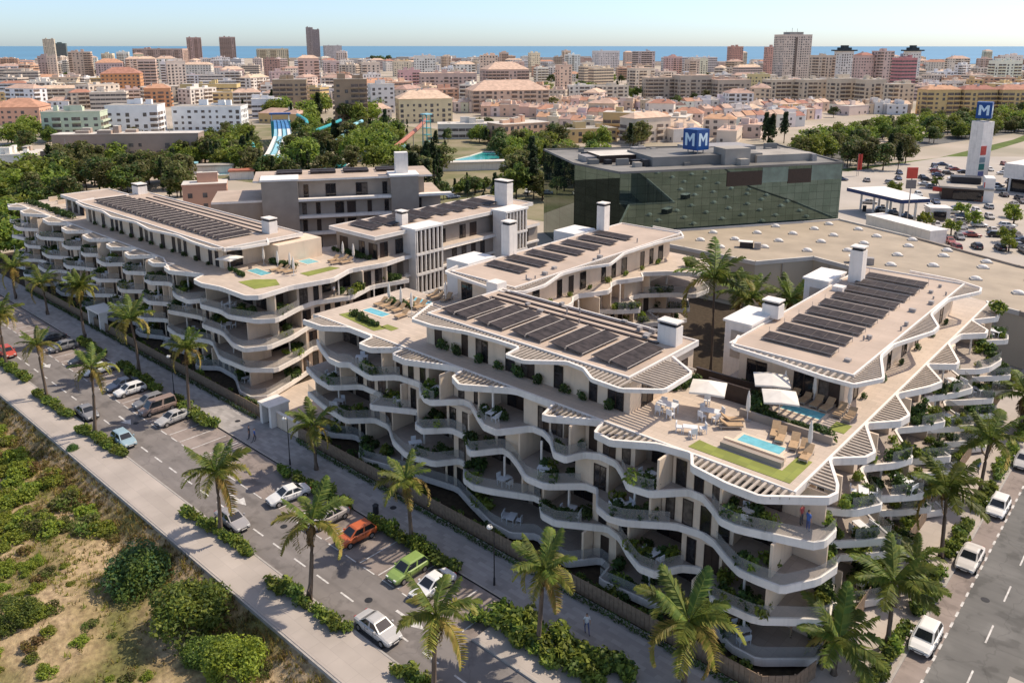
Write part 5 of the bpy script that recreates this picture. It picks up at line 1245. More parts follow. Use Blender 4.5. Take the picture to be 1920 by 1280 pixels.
for x, y in ((-66.4, 130.1), (-56.2, 134.8), (-49.8, 139.0), (-33, 133.9), (-22, 130.4)): mb.tube([(x, y-.35, 0), (x, y-.35, 7.4)], .12, 6, GREYROOF)
mb.build('drainpipe', hy)
sk = [(-74.7, 138.5), (-69.2, 151.7), (-63.5, 155.8), (-63.0, 148.0), (-56.6, 152.8), (-56.8, 159.7), (-50.1, 164.6), (-43.9, 166.2), (-42.9, 160.3), (-36.5, 161.5), (-42.3, 151.9), (-35.9, 156.8), (-29.1, 157.2), (-35.4, 148.4), (-28.7, 152.8), (-27.9, 144.2), (-21.1, 139.9), (-55.8, 144.2), (-50.2, 149.2), (-62.9, 141.4), (-69.1, 135.9), (-49.9, 156.9), (-76, 146), (-70, 143.6), (-82, 138), (-62, 163), (-69, 160), (-21, 149), (-14, 145), (-14, 136), (-7, 141), (-61.5, 169.5), (-55, 168.5), (-7, 131), (-1, 145), (0, 136), (-34, 140), (-41, 144)]
for x, y in sk:
    mb = MB(); mb.obox(x, y, 7.94, 1.7, 1.2, .25, .5, WHITEROOF); mb.ball((x, y, 8.17), .8, .58, .42, WHITE2, 10, 4, 0); mb.build('skylight', hy)
for x, y in ((-65.5, 139.3), (-46, 142)):
    mb = MB(); mb.obox(x, y, 7.94, 2.4, 1.4, 1.1, .4, BLACK); mb.obox(x+2.0, y+.4, 7.94, 1.2, 1.2, 1.2, .4, ALU); mb.obox(x-.2, y, 9.05, 2.6, 1.6, .1, .4, WHITE2); mb.build('roof_machine', hy)
t = MALLG.node_tree; L_ = t.links; b = t.nodes['Principled BSDF']; geo = t.nodes.new('ShaderNodeNewGeometry'); dt = t.nodes.new('ShaderNodeVectorMath'); dt.operation = 'DOT_PRODUCT'; dt.inputs[1].default_value = (.70, .72, 0); sx_ = t.nodes.new('ShaderNodeSeparateXYZ'); cb = t.nodes.new('ShaderNodeCombineXYZ'); br = t.nodes.new('ShaderNodeTexBrick')
br.offset = 0; br.inputs['Scale'].default_value = 1; br.inputs['Brick Width'].default_value = 1.8; br.inputs['Row Height'].default_value = 1.6; br.inputs['Mortar Size'].default_value = .035; br.inputs['Color1'].default_value = (1, 1, 1, 1); br.inputs['Color2'].default_value = (.80, .84, .82, 1); br.inputs['Mortar'].default_value = (.35, .38, .37, 1)
L_.new(geo.outputs['Position'], dt.inputs[0]); L_.new(geo.outputs['Position'], sx_.inputs[0]); L_.new(dt.outputs['Value'], cb.inputs[0]); L_.new(sx_.outputs[2], cb.inputs[1]); L_.new(cb.outputs[0], br.inputs['Vector'])
mx = t.nodes.new('ShaderNodeMix'); mx.data_type = 'RGBA'; mx.blend_type = 'MULTIPLY'; mx.inputs[0].default_value = 1; L_.new(b.inputs['Base Color'].links[0].from_socket, mx.inputs[6]); L_.new(br.outputs[0], mx.inputs[7]); L_.new(mx.outputs[2], b.inputs['Base Color'])
ML = [(-104, 136), (-89.6, 132.0), (-62.0, 176.0), (-86, 197), (-124, 150)]
ml = empty('glass_mall', (-90, 158, 0), 'dark green mirror glass shopping mall with a blue letter cube on its roof', 'mall')
mb = MB(); mb.prism(ML, 0, 20.4, MALLG, MALLROOF); mb.build('glass_wall', ml)
def along(a, b, off=0):
    L = math.dist(a, b); return L, math.atan2(b[1]-a[1], b[0]-a[0])
mb = MB()
for a, b in zip(ML, ML[1:]+ML[:1]):
    L, an = along(a, b); mb.obox((a[0]+b[0])/2, (a[1]+b[1])/2, 20.3, L+.2, .4, .42, an, MALLROOF)
mb.build('parapet', ml)
a, b = ML[1], ML[2]; L, an = along(a, b); nx_, ny_ = math.sin(an), -math.cos(an)
def onface(s, d): return (a[0]+(b[0]-a[0])*s+nx_*d, a[1]+(b[1]-a[1])*s+ny_*d)
for s0, s1, m in ((.46, .62, BROWN), (.74, .85, BROWN)):
    mb = MB(); mb.prism([onface(s0, -.5), onface(s1, -.5), onface(s1, .1), onface(s0, .1)][::-1], 16.6, 19.6, TERRA if m is None else m); mb.build('louvre_panel', ml)
for s0, s1 in ((.62, .74), (.85, .995)):
    mb = MB(); mb.prism([onface(s0, -.5), onface(s1, -.5), onface(s1, .06), onface(s0, .06)][::-1], 17.0, 20.2, mat('pale_glass', (.16, .24, .21), .12, .2, .5, spec=.7)); mb.build('glazing_band', ml)
for cx, cy, lx, ly, h, m in ((-88, 158, 26, 13, 2.0, MALLROOF), (-101, 148, 12, 8, 1.6, BROWN), (-76, 172, 14, 9, 1.6, GREYROOF), (-90, 172, 16, 8, 2.0, ALU), (-104, 144, 7, 5, 1.2, ALU), (-80, 160, 6, 5, 3.4, GREYROOF)):
    mb = MB(); mb.obox(cx, cy, 20.4, lx, ly, h, an, m, WHITEROOF if m is BROWN else None); mb.build('roof_block', ml)
def inside(p, pl, mg):
    for a_, b_ in zip(pl, pl[1:]+pl[:1]):
        if ((b_[0]-a_[0])*(p[1]-a_[1])-(b_[1]-a_[1])*(p[0]-a_[0]))/math.dist(a_, b_) < mg: return False
    return True
for i in range(110):
    px_, py_ = -124+R.random()*62, 132+R.random()*65
    if not inside((px_, py_), ML, 3.5): continue
    mb = MB(); k = R.random(); mb.obox(px_, py_, 20.4, R.uniform(.8, 3.4), R.uniform(.7, 2.2), R.uniform(.5, 1.6), an, R.choice((ALU, BLACK, GREYROOF, MALLROOF))); mb.build('roof_machine', ml)
def letterM(mb, o, ux, uz, m, w_=1, h=1):
    """block letter M in the plane (ux, uz) from corner o"""
    def q(x, z): return tuple(o[i]+ux[i]*x*w_+uz[i]*z*h for i in range(3))
    mb.poly([q(0, 0), q(.24, 0), q(.24, 1), q(0, 1)], m); mb.poly([q(.76, 0), q(1, 0), q(1, 1), q(.76, 1)], m)
    mb.poly([q(.24, 1), q(.24, .66), q(.5, .30), q(.5, .62)], m); mb.poly([q(.76, 1), q(.5, .62), q(.5, .30), q(.76, .66)], m)
def mcube(name, x, y, z, sz, h, rot, label, legs):
    e = empty(name, (x, y, z), label, 'sign'); mb = MB(); mb.obox(x, y, z, sz, sz, h, rot, BLUE); mb.build('cube', e)
    for k in range(4):
        an2 = rot+k*PI/2; ux = (math.cos(an2), math.sin(an2), 0); n_ = (math.sin(an2), -math.cos(an2), 0)
        o = (x-ux[0]*sz*.34+n_[0]*(sz/2+.03), y-ux[1]*sz*.34+n_[1]*(sz/2+.03), z+h*.2)
        lb = MB(); letterM(lb, o, ux, (0, 0, 1), SIGNW, sz*.68, h*.62); lb.build('letter', e)
    mb = MB()
    for i, j in ((-1, -1), (1, -1), (1, 1), (-1, 1)): mb.tube([(x+i*sz*.3, y+j*sz*.3, z-legs), (x+i*sz*.3, y+j*sz*.3, z+.1)], .12, 5, ALU)
    mb.build('leg', e)
mcube('roof_sign', -86.5, 156, 23.2, 3.9, 4.4, TT+.62, 'blue cube sign with pale letters M standing on the mall roof', 1.7)
# ------------------------------------------------------------------ retail park at the right
LOTP = [(-140, 210), (-62, 181), (-44, 172), (-10, 156), (60, 140), (60, 300), (-30, 420), (-88, 370), (-104, 300)]
sheet('parking_lot', LOTP, .0, LOT)
gs = empty('petrol_station', (-67, 230, 0), 'petrol station canopy with white roof and dark blue edge', 'petrol station')
GC = [(-79, 229), (-61.6, 219.5), (-56.6, 226.5), (-72, 238.5)]
mb = MB(); mb.prism(GC, 5.2, 6.2, mat('station_blue', (.03, .05, .14), .5, .1, 1), WHITE2); mb.build('canopy', gs)
for i in range(4):
    for j in (.25, .75):
        k = (i+.5)/4; p = (GC[0][0]+(GC[1][0]-GC[0][0])*k, GC[0][1]+(GC[1][1]-GC[0][1])*k); q = (GC[3][0]+(GC[2][0]-GC[3][0])*k, GC[3][1]+(GC[2][1]-GC[3][1])*k); x, y = p[0]+(q[0]-p[0])*j, p[1]+(q[1]-p[1])*j
        mb = MB(); mb.obox(x, y, 0, .5, .5, 5.3, .5, WHITE2); mb.build('column', gs)
        mb = MB(); mb.obox(x+1.3, y-.7, 0, .9, .6, 1.7, .5, BLACK); mb.build('fuel_pump', gs)
ks = empty('station_shop', (-55.5, 232, 0), 'small white kiosk beside the petrol station canopy', 'kiosk'); mb = MB(); mb.obox(-55.8, 231.5, 0, 5, 4, 3.2, .6, WHITE); mb.build('wall', ks); mb = MB(); mb.obox(-55.8, 231.5, 3.2, 5.6, 4.6, .35, .6, WHITE2); mb.build('roof', ks); mb = MB(); mb.obox(-54.6, 229.2, .2, 3.2, .1, 2.4, .6, DARK); mb.build('window', ks)
fw = empty('car_wash', (-60, 205, 0), 'long low white service building beside the hall roof', 'service building'); mb = MB(); mb.obox(-56.5, 206, 0, 20, 5, 3.2, -.5, WHITE); mb.build('wall', fw); mb = MB(); mb.obox(-56.5, 206, 3.2, 20.4, 5.4, .3, -.5, WHITE2); mb.build('roof', fw)
rs = empty('restaurant', (-58, 270, 0), 'dark glazed drive-in restaurant with red band and flat grey roof', 'restaurant')
mb = MB(); mb.obox(-58.5, 271, 0, 13, 11, 3.6, .3, BROWN); mb.build('wall', rs); mb = MB(); mb.obox(-58.5, 271, 3.6, 14.5, 12.5, .5, .3, GREYROOF); mb.build('roof', rs); mb = MB(); mb.obox(-59.5, 274.5, 4.1, 8, 5, 2.0, .3, BLACK); mb.build('roof_block', rs)
mb = MB(); mb.obox(-63.6, 264.6, 2.2, 4.4, .2, 1.3, .3, RED); mb.build('red_band', rs); mb = MB(); mb.obox(-56.6, 265.6, .3, 7.5, .15, 2.5, .3, DARK); mb.build('window', rs); mb = MB(); mb.obox(-52.2, 270, 0, 2.6, 6, 7.2, .3, WHITE2); mb.build('pillar_wall', rs); mb = MB(); mb.obox(-52.3, 265, 4.6, .25, .3, 1.6, .3, RED); mb.obox(-53.1, 266.9, .1, 3.6, .15, 1.6, .3, ORNG); mb.build('sign_panel', rs)
tw = empty('sign_tower', (-62, 300, 0), 'tall pale totem tower carrying a blue cube and coloured shop panels', 'sign tower')
mb = MB(); mb.obox(-62, 300, 0, 4.6, 4.6, 21, TT+.35, WHITE); mb.build('shaft', tw)
an2 = TT+.35; ux = (math.cos(an2), math.sin(an2)); n_ = (math.sin(an2), -math.cos(an2))
for z0, h, m in ((10.2, 2.9, RED), (7.7, 1.7, mat('sign_grey', (.25, .31, .34), .5, .1, 1)), (5.3, 2.0, mat('sign_green', (.03, .19, .17), .5, .1, 1)), (3.2, 1.6, mat('sign_navy', (.12, .15, .33), .5, .1, 1))):
    mb = MB(); mb.obox(-62-ux[0]*1.1+n_[0]*2.36, 300-ux[1]*1.1+n_[1]*2.36, z0, 2.3, .2, h, an2, m); mb.build('shop_panel', tw)
mcube('tower_sign', -62, 300, 22.0, 4.4, 5.2, TT+.95, 'blue cube sign with a pale letter M on top of the pale totem tower', 1.2)
stx = empty('retail_store', (-28, 300, 0), 'white retail store with a blue name board at the right edge', 'store')
mb = MB(); mb.obox(-28, 300, 4.2, 46, 24, 4.6, -.2, WHITE, WHITE2); mb.build('upper_wall', stx); mb = MB(); mb.obox(-28, 300, 0, 44, 22, 4.2, -.2, DARK); mb.build('shop_window', stx)
c_, q_ = math.cos(-.2), math.sin(-.2)
def fst(s, d): return (-28+c_*s-q_*d, 300+q_*s+c_*d)
mb = MB(); p = fst(-10.5, -12.15); mb.obox(p[0], p[1], 5.2, 13, .2, 2.6, -.2, mat('store_blue', (.05, .08, .24), .5, .08, 1)); mb.build('name_board', stx)
mb = MB()
for i in range(8):
    p = fst(-15.6+i*1.45, -12.3); mb.obox(p[0], p[1], 5.9, .35, .1, 1.2, -.2, SIGNW)
    if i % 3: p = fst(-15.1+i*1.45, -12.3); mb.obox(p[0], p[1], 6.75, .7, .1, .35, -.2, SIGNW)
mb.build('board_lettering', stx)
for i in range(8):
    mb = MB(); p = fst(-21+i*6, -11.6); mb.obox(p[0], p[1], 0, .5, .5, 4.2, -.2, WHITE); mb.build('column', stx)
tp = empty('pole_sign', (-66, 240, 0), 'tall pole sign with a red board above a grey board', 'pole sign'); mb = MB(); mb.tube([(-59.5, 226.5-8, 0), (-59.5, 226.5-8, 13.2)], .14, 6, ALU); mb.build('pole', tp); mb = MB(); mb.obox(-59.5, 218.4, 12.2, 2.6, .5, 2.8, TT, RED); mb.build('red_board', tp); mb = MB(); mb.obox(-59.5, 218.4, 9.6, 2.4, .5, 2.2, TT, mat('board_grey', (.2, .18, .18), .5, .1, 2)); mb.build('grey_board', tp)
for k, (u, v) in enumerate(((1609, 330), (1606, 330))):
    x, y = G(u, v, 0); e = empty('banner', (x, y, 0), ('right' if k == 0 else 'left')+' red flag banner beside the mall corner', 'banner'); mb = MB(); mb.tube([(x, y, 0), (x, y, 8)], .07, 5, ALU); mb.build('pole', e); mb = MB(); mb.obox(x+.5, y, 2.2, 1.0, .05, 5.6, TT, RED); mb.build('cloth', e)
lotc = [(-98.2, 278.7), (-91.0, 282.3), (-87.9, 306.8), (-78.2, 333), (-80.4, 323.6), (-77.1, 283.3), (-53.2, 221.5), (-48.0, 224.5), (-46.5, 217.9), (-43.8, 215.3), (-41.0, 224.1), (-39.7, 233.0), (-49.0, 257.6), (-44.5, 266.9), (-45.6, 279), (-45.6, 242.1), (-38, 228), (-35.5, 222), (-33, 217), (-30, 233), (-36, 246), (-32, 254), (-40, 276), (-36, 283), (-70, 233), (-66, 230), (-62, 227.5), (-84, 262), (-72, 296), (-70, 251), (-31, 206), (-28, 212), (-50, 209), (-46, 205), (-36, 262)]
rl = random.Random(31)
for _ in range(230):
    u_, v_ = rl.uniform(1620, 1925), rl.uniform(300, 470)
    p_ = G(u_, v_)
    if p_[0] < -85 or any(math.dist(p_, q_) < 4.6 for q_ in lotc) or (-80 < p_[0] < -56 and p_[1] < 240) or math.dist(p_, (-58, 270)) < 12 or (p_[1]-157.5 < (-p_[0]-24)*.45+6) or (p_[1] > 284 and p_[0] > -52) or math.dist(p_, (-62, 300)) < 6 or math.dist(p_, (-56, 231)) < 5 or math.dist(p_, (-56.5, 206)) < 11: continue
    lotc.append(p_)
for i, (x, y) in enumerate(lotc):
    cc = R.choice(((.03, .03, .035), (.04, .04, .05), (.08, .08, .09), (.25, .25, .26), (.6, .6, .58), (.75, .74, .72), (.3, .07, .06), (.5, .48, .45), (.05, .08, .15)))
    nm = 'black' if cc[0] < .06 and cc[2] < .1 else 'navy' if cc[2] == .15 else 'charcoal' if cc[0] < .1 else 'grey' if cc[0] < .3 and cc[1] > .2 else 'dark red' if cc[1] == .07 else 'white' if cc[0] > .7 else 'pale grey'
    car(R.choice(('hatch', 'sedan')), x, y, R.choice((.5, -1.05, 2.1, .5)), cc, nm+' car in the retail park '+('under the petrol canopy' if -74 < x < -58 and y < 236 else 'near the hall roof' if y < 235 else 'around the restaurant' if y < 280 else 'at the back'), z=.01, grp='cars in the retail park')
for x, y in ((-46.2, 227.7), (-39.4, 238.9), (-36.5, 214.5), (-55.2, 219.5), (-31, 243), (-28, 222), (-42, 248), (-52, 240), (-34, 205), (-27, 232), (-36, 268), (-70, 285), (-76, 262), (-48, 214)): plant_tree('round', x, y, R.uniform(4.0, 5.0), 'in the retail park among the parked cars')

# ------------------------------------------------------------------ town houses and blocks
def cityblock(x, y, rot, lx, ly, h, col, roof, style, label, seed, name='apartment_block', grp=None, merge=None, fl=3.0):
    r = random.Random(seed); c, q = math.cos(rot), math.sin(rot)
    e = None if merge else empty(name, (x, y, -.06), label, 'building', grp)
    b = merge or MB()
    def W(s, t): return (x+c*s-q*t, y+q*s+c*t)
    b.prism([W(-lx/2, -ly/2), W(lx/2, -ly/2), W(lx/2, ly/2), W(-lx/2, ly/2)], -.3, h, TWALL, GREYROOF)
    n = max(1, int(h/fl))
    faces = [(-lx/2, -ly/2, 1, 0, lx), (lx/2, -ly/2, 0, 1, ly), (lx/2, ly/2, -1, 0, lx), (-lx/2, ly/2, 0, -1, ly)]
    for (s0, t0, ds, dt, L) in faces:
        nx, ny = dt, -ds; wx, wy = c*nx-q*ny, q*nx+c*ny
        if wx*(0-x)+wy*(0-y) < 0: continue
        def quad(a, b_, za, zb, o, m):
            p = [W(s0+ds*k+nx*o, t0+dt*k+ny*o) for k in (a, b_)]
            b.poly([(*p[0], za), (*p[1], za), (*p[1], zb), (*p[0], zb)], m)
        nb = max(1, int(L/(3.3 if style != 'balc' else 4.2))); pw = L/nb; pat = [r.random() for _ in range(nb)]
        for f in range(n):
            z = f*fl+.9
            for k in range(nb):
                a = k*pw; p_ = pat[k]
                if style == 'balc' and p_ < .55 and L > 8:
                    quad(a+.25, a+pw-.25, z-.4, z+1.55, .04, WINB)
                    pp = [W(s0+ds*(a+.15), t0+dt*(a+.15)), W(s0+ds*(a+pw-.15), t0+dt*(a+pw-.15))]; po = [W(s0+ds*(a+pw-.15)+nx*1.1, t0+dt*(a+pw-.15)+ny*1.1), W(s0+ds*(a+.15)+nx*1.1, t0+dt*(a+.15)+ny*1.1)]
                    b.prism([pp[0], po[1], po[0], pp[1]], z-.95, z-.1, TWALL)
                elif style == 'strip': quad(a+.1, a+pw-.1, z, z+1.3, .04, WINF)
                elif r.random() < .86: ww = .6 if p_ < .4 else .9; quad(a+pw/2-ww, a+pw/2+ww, z-(.6 if p_ > .8 else 0), z+1.35, .04, WINF)
    if not merge:
        wo = b.build('wall', e); wo.color = tuple(col)+(1,)
    rb = merge or MB()
    if roof in ('hip', 'hip2'):
        m = TERRA if roof == 'hip' else TERRA2; ov = .5 if name != 'terraced_house' else .02; k = ly/2+ov; rh = ly*.24
        k = ly/2+.4; A_ = [W(-lx/2-ov, -k), W(lx/2+ov, -k), W(lx/2+ov, k), W(-lx/2-ov, k)]; ins = 0 if name == 'terraced_house' else min(lx/2, ly/2)*.8
        R1, R2 = W(-lx/2+ins, 0), W(lx/2-ins, 0); z = h+.05
        rb.poly([(*A_[0], z), (*A_[1], z), (*R2, z+rh), (*R1, z+rh)], m); rb.poly([(*A_[2], z), (*A_[3], z), (*R1, z+rh), (*R2, z+rh)], m)
        rb.poly([(*A_[1], z), (*A_[2], z), (*R2, z+rh)], m); rb.poly([(*A_[3], z), (*A_[0], z), (*R1, z+rh)], m); rb.poly([(*p, z-.02) for p in A_[::-1]], m)
        for _ in range(2):
            p = W(r.uniform(-lx*.35, lx*.35), r.uniform(-ly*.2, ly*.2)); rb.obox(p[0], p[1], h+.3, .9, .7, rh+.7, rot, WHITEROOF)
    else:
        m = {'flat': GREYROOF, 'pale': WHITEROOF, 'tile': TERRA2}[roof]
        rb.prism([W(-lx/2-.15, -ly/2-.15), W(lx/2+.15, -ly/2-.15), W(lx/2+.15, ly/2+.15), W(-lx/2-.15, ly/2+.15)], h+.01, h+.5, TWALL if not merge else m, m)
        if not merge and r.random() < .5:
            p = W(r.uniform(-lx*.3, lx*.3), 0); rb.obox(p[0], p[1], h+.5, .12, .12, r.uniform(3, 6), rot, ALU)
        for _ in range(r.choice((2, 3, 4, 5))):
            p = W(r.uniform(-lx*.35, lx*.35), r.uniform(-ly*.25, ly*.25)); rb.obox(p[0], p[1], h+.5, r.uniform(1.2, 5.5), r.uniform(1.2, 4), r.uniform(.8, 3.2), rot, TWALL if not merge else m, m)
    if not merge:
        ro = rb.build('roof', e); ro.color = tuple(min(1, k*1.05) for k in col)+(1,)
    return e
COLS = [('white', (.86, .83, .80)), ('white', (.84, .80, .77)), ('cream', (.82, .72, .58)), ('cream', (.80, .68, .56)), ('pale pink', (.80, .64, .56)), ('beige', (.72, .60, .48)), ('sand', (.76, .61, .44)), ('ochre', (.74, .53, .26)), ('salmon', (.74, .47, .32)), ('white', (.85, .84, .84)), ('ivory', (.85, .79, .69)), ('ivory', (.83, .76, .68))]
OCC = []
def hat(x, y, z0, v):
    z = z0
    while z < 160 and P(x, y, z)[1] > v: z += .25
    return z
def tower(u0, u1, vt, vb, col, roof, style, label, rot=None, ratio=.7, name='apartment_tower'):
    x, y = G((u0+u1)/2, vb); d = P(x, y, 0)[2]; wpx = (u1-u0)*d/F_; rot = TT+(.35 if rot is None else rot)
    k = abs(math.cos(rot-TT))+ratio*abs(math.sin(rot-TT)); lx = wpx/k; ly = lx*ratio; h = hat(x, y, 3, vt)
    OCC.append((u0, u1, vt, vb)); 
    col = tuple(min(.9, q*1.22) for q in col)
    return cityblock(x, y, rot, lx, ly, h, col, roof, style, label, int(u0*7+vt), name), (x, y, h, lx, ly, rot)
T_ = tower
T_(576, 590, 52, 112, (.36, .30, .28), 'flat', 'grid', 'left half of the tallest slim grey tower before the sea', .2); T_(588, 602, 56, 112.5, (.30, .25, .24), 'flat', 'grid', 'right half of the tallest slim grey tower before the sea', .2)
T_(606, 643, 86, 113, (.52, .47, .45), 'flat', 'grid', 'grey slab block right of the tallest slim tower'); T_(352, 382, 71, 119, (.48, .33, .28), 'flat', 'balc', 'reddish brown tower, left one of the tall pair')
T_(413, 446, 70, 121, (.46, .34, .29), 'flat', 'balc', 'reddish brown tower, right one of the tall pair'); T_(86, 108, 74, 122, (.58, .50, .38), 'flat', 'grid', 'cream tower at the far left before the sea'); T_(106, 129, 82, 120, (.13, .16, .15), 'flat', 'strip', 'dark glass slab beside the cream tower at the far left')
T_(76, 96, 106, 152, (.46, .36, .32), 'flat', 'grid', 'brownish block below the cream tower, left half'); T_(93, 112, 106, 153, (.62, .50, .40), 'flat', 'grid', 'cream block below the cream tower, right half'); T_(134, 178, 98, 150, (.56, .44, .34), 'tile', 'balc', 'tan block of many balconies at the left'); T_(182, 236, 118, 150, (.50, .38, .36), 'hip', 'grid', 'mauve block with dark red roof at the left')
big, bi = T_(1449, 1513, 66, 152, (.60, .50, .42), 'flat', 'grid', 'tall broad cream tower with dark crown at the right', .25, .6)
x, y, h, lx, ly, rot = bi; mb = MB(); mb.obox(x, y, h+.4, lx*.5, ly*.6, 3.2, rot, GREYROOF); mb.obox(x-2, y, h, .3, .3, 9, rot, ALU); mb.obox(x+5, y, h, .3, .3, 8, rot, ALU); mb.build('roof_crown', big)
c_, q_ = math.cos(rot), math.sin(rot); mb = MB(); mb.obox(x-c_*2.5+q_*ly*.505, y-q_*2.5-c_*ly*.505, 6, 3.4, .3, h-9, rot, WINB); mb.build('stair_strip', big)
T_(1362, 1390, 88, 137, (.50, .28, .22), 'flat', 'grid', 'slim red brick tower left of the tall cream tower'); T_(1430, 1452, 89, 146, (.54, .32, .26), 'flat', 'grid', 'red brick tower half hidden by the tall cream tower')
for u0, u1, lab in ((1561, 1594, 'white tower with a dark pagoda roof, left one'), (1690, 1719, 'white tower with a dark pagoda roof, right one')):
    e, (x, y, h, lx, ly, rot) = T_(u0, u1, 97, 158, (.66, .62, .57), 'flat', 'grid', lab); mb = MB()
    for k, (a_, z0, z1) in enumerate(((1.35, .4, 2.0), (.75, 2.0, 4.6), (.42, 4.6, 7.2))): mb.obox(x, y, h+z0, lx*a_, ly*a_, z1-z0, rot, mat('dark_slate', (.05, .065, .07), .7, .2, .3))
    mb.build('pagoda_roof', e)
T_(1668, 1710, 110, 182, (.50, .22, .22), 'flat', 'strip', 'dark red and white banded tower at the right'); T_(1630, 1668, 97, 168, (.58, .44, .38), 'tile', 'balc', 'beige and red tower in the right cluster'); T_(1515, 1560, 105, 165, (.60, .49, .38), 'flat', 'balc', 'cream block right of the tall cream tower'); T_(1596, 1632, 104, 168, (.60, .43, .37), 'hip', 'grid', 'pinkish block between the pagoda towers')
for u0, u1, vt, vb in ((1428, 1488, 150, 196), (1488, 1545, 150, 197), (1548, 1600, 148, 199), (1602, 1655, 150, 201), (1655, 1708, 158, 205)): T_(u0, u1, vt, vb, (.58, .48, .36), 'pale', 'balc', 'cream apartment block of the long right-hand row', .3, .55)
for u0, u1 in ((1722, 1790), (1790, 1858), (1858, 1935)): T_(u0, u1, 168, 214, (.58, .42, .20), 'hip', 'balc', 'ochre apartment block with orange tiled roof', .1, .5)
T_(513, 582, 150, 214, (.38, .28, .19), 'flat', 'balc', 'dark brown tower block, left of the pair', .2, .8); T_(626, 694, 150, 232, (.36, .25, .17), 'flat', 'balc', 'dark brown tower block, right of the pair', .2, .8)
for u0, u1, vt, vb, lab in ((1204, 1262, 146, 188, 'left part'), (1262, 1330, 142, 189, 'middle part'), (1330, 1402, 150, 190, 'right part')): T_(u0, u1, vt, vb, (.47, .39, .31), 'tile', 'balc', 'taupe apartment complex with tiled roofs, '+lab, .2, .6)
T_(1400, 1440, 140, 180, (.60, .50, .26), 'flat', 'grid', 'yellowish block left of the tall cream tower')
T_(900, 992, 130, 172, (.55, .40, .33), 'hip2', 'balc', 'large pinkish apartment block with tiled roof in the centre', .3); T_(785, 895, 138, 180, (.52, .40, .34), 'tile', 'balc', 'long beige apartment block left of the centre', .15, .5); T_(872, 1028, 168, 208, (.55, .42, .32), 'hip2', 'balc', 'wide beige block above the terraced houses', .25, .5)
T_(740, 850, 184, 228, (.66, .54, .34), 'hip2', 'grid', 'yellow apartment house with pink roof', .25, .6); T_(690, 742, 158, 212, (.70, .66, .62), 'flat', 'grid', 'white block beside the right brown tower')
T_(92, 200, 210, 262, (.50, .56, .42), 'flat', 'balc', 'pale green apartment block at the left', .2, .5); T_(210, 308, 198, 250, (.72, .72, .72), 'flat', 'balc', 'white apartment block with blue balconies', .15, .6); T_(334, 462, 200, 243, (.72, .74, .74), 'flat', 'grid', 'long white apartment block behind the trees', .1, .5)
T_(0, 90, 200, 232, (.62, .36, .25), 'hip', 'grid', 'house with a large orange tiled roof at the left edge', .2, .8); T_(195, 272, 138, 184, (.58, .29, .14), 'hip', 'grid', 'orange gabled apartment house at the left', .3); T_(272, 325, 165, 200, (.58, .30, .16), 'hip', 'balc', 'orange brown block right of the orange gabled house'); T_(345, 450, 158, 190, (.60, .46, .22), 'flat', 'strip', 'long yellow ochre block', .15, .4)
T_(1110, 1160, 96, 134, (.66, .60, .56), 'flat', 'grid', 'pale tall block before the sea right of the centre'); T_(1185, 1226, 97, 142, (.58, .48, .43), 'flat', 'balc', 'pinkish stepped block before the sea'); T_(1240, 1288, 108, 134, (.68, .64, .61), 'pale', 'strip', 'long white hotel before the sea, left half', .1, .4); T_(1291, 1342, 108, 135, (.68, .64, .61), 'pale', 'strip', 'long white hotel before the sea, right half', .1, .4)
T_(480, 545, 92, 124, (.60, .52, .36), 'flat', 'balc', 'stepped cream block before the sea left of the tallest tower'); T_(495, 528, 112, 150, (.42, .26, .21), 'flat', 'grid', 'dark red brown block below the stepped cream block'); T_(258, 350, 92, 126, (.46, .33, .27), 'tile', 'balc', 'long brown hotel block left of the tall pair', .1, .4)
# school hall and low hall nearer by
e, bi = T_(118, 378, 252, 306, (.34, .26, .21), 'pale', 'grid', 'long brown school hall with a white roof among the trees', .12, .16, 'school_hall'); OCC.pop()
e, bi = T_(40, 150, 285, 322, (.42, .33, .26), 'pale', 'grid', 'low tan annex of the school hall', .12, .3, 'school_hall'); OCC.pop()
e, bi = T_(-20, 75, 290, 335, (.70, .66, .58), 'pale', 'grid', 'white angular pavilion at the left edge', .3, .6, 'pavilion'); OCC.pop()
e, bi = T_(820, 1000, 232, 258, (.60, .56, .50), 'pale', 'strip', 'long low pale hall behind the water park', .1, .25, 'low_hall'); OCC.pop()
e, bi = T_(345, 432, 346, 392, (.52, .30, .21), 'pale', 'grid', 'small terracotta house behind the left block', .3, .6, 'small_house'); OCC.pop()

rm = random.Random(8)
CRE = [(.70, .58, .46), (.72, .62, .52), (.66, .50, .42), (.62, .48, .38), (.74, .68, .60), (.66, .54, .36), (.58, .42, .35)]  # wall tones kept pale, haze over the far town painted into them
for i in range(95):
    uu = rm.choice((rm.uniform(120, 560), rm.uniform(120, 700), rm.uniform(700, 1180), rm.uniform(1180, 1430), rm.uniform(1500, 1920))); vb = rm.uniform(117, 172); hh = rm.uniform(19, 34)*F_/(69760/(vb-86))
    wd_ = rm.uniform(17, 30)*F_/(69760/(vb-86))
    if any(uu+wd_ > a-2 and uu < b_+2 and abs(vb-vb_) < 9 for a, b_, vt_, vb_ in OCC): continue
    T_(uu, uu+wd_, vb-hh, vb, tuple(q*rm.uniform(.98, 1.15) for q in rm.choice(CRE)), rm.choice(('flat', 'pale', 'tile', 'hip2')), rm.choice(('balc', 'balc', 'grid')), rm.choice(('cream', 'beige', 'pale'))+' mid-rise apartment block, '+('far back of the town' if vb < 142 else 'middle of the town')+(' at the left' if uu < 640 else ' in the centre' if uu < 1280 else ' at the right'), rm.choice((.1, .3, .5)), .6, 'midrise_block')
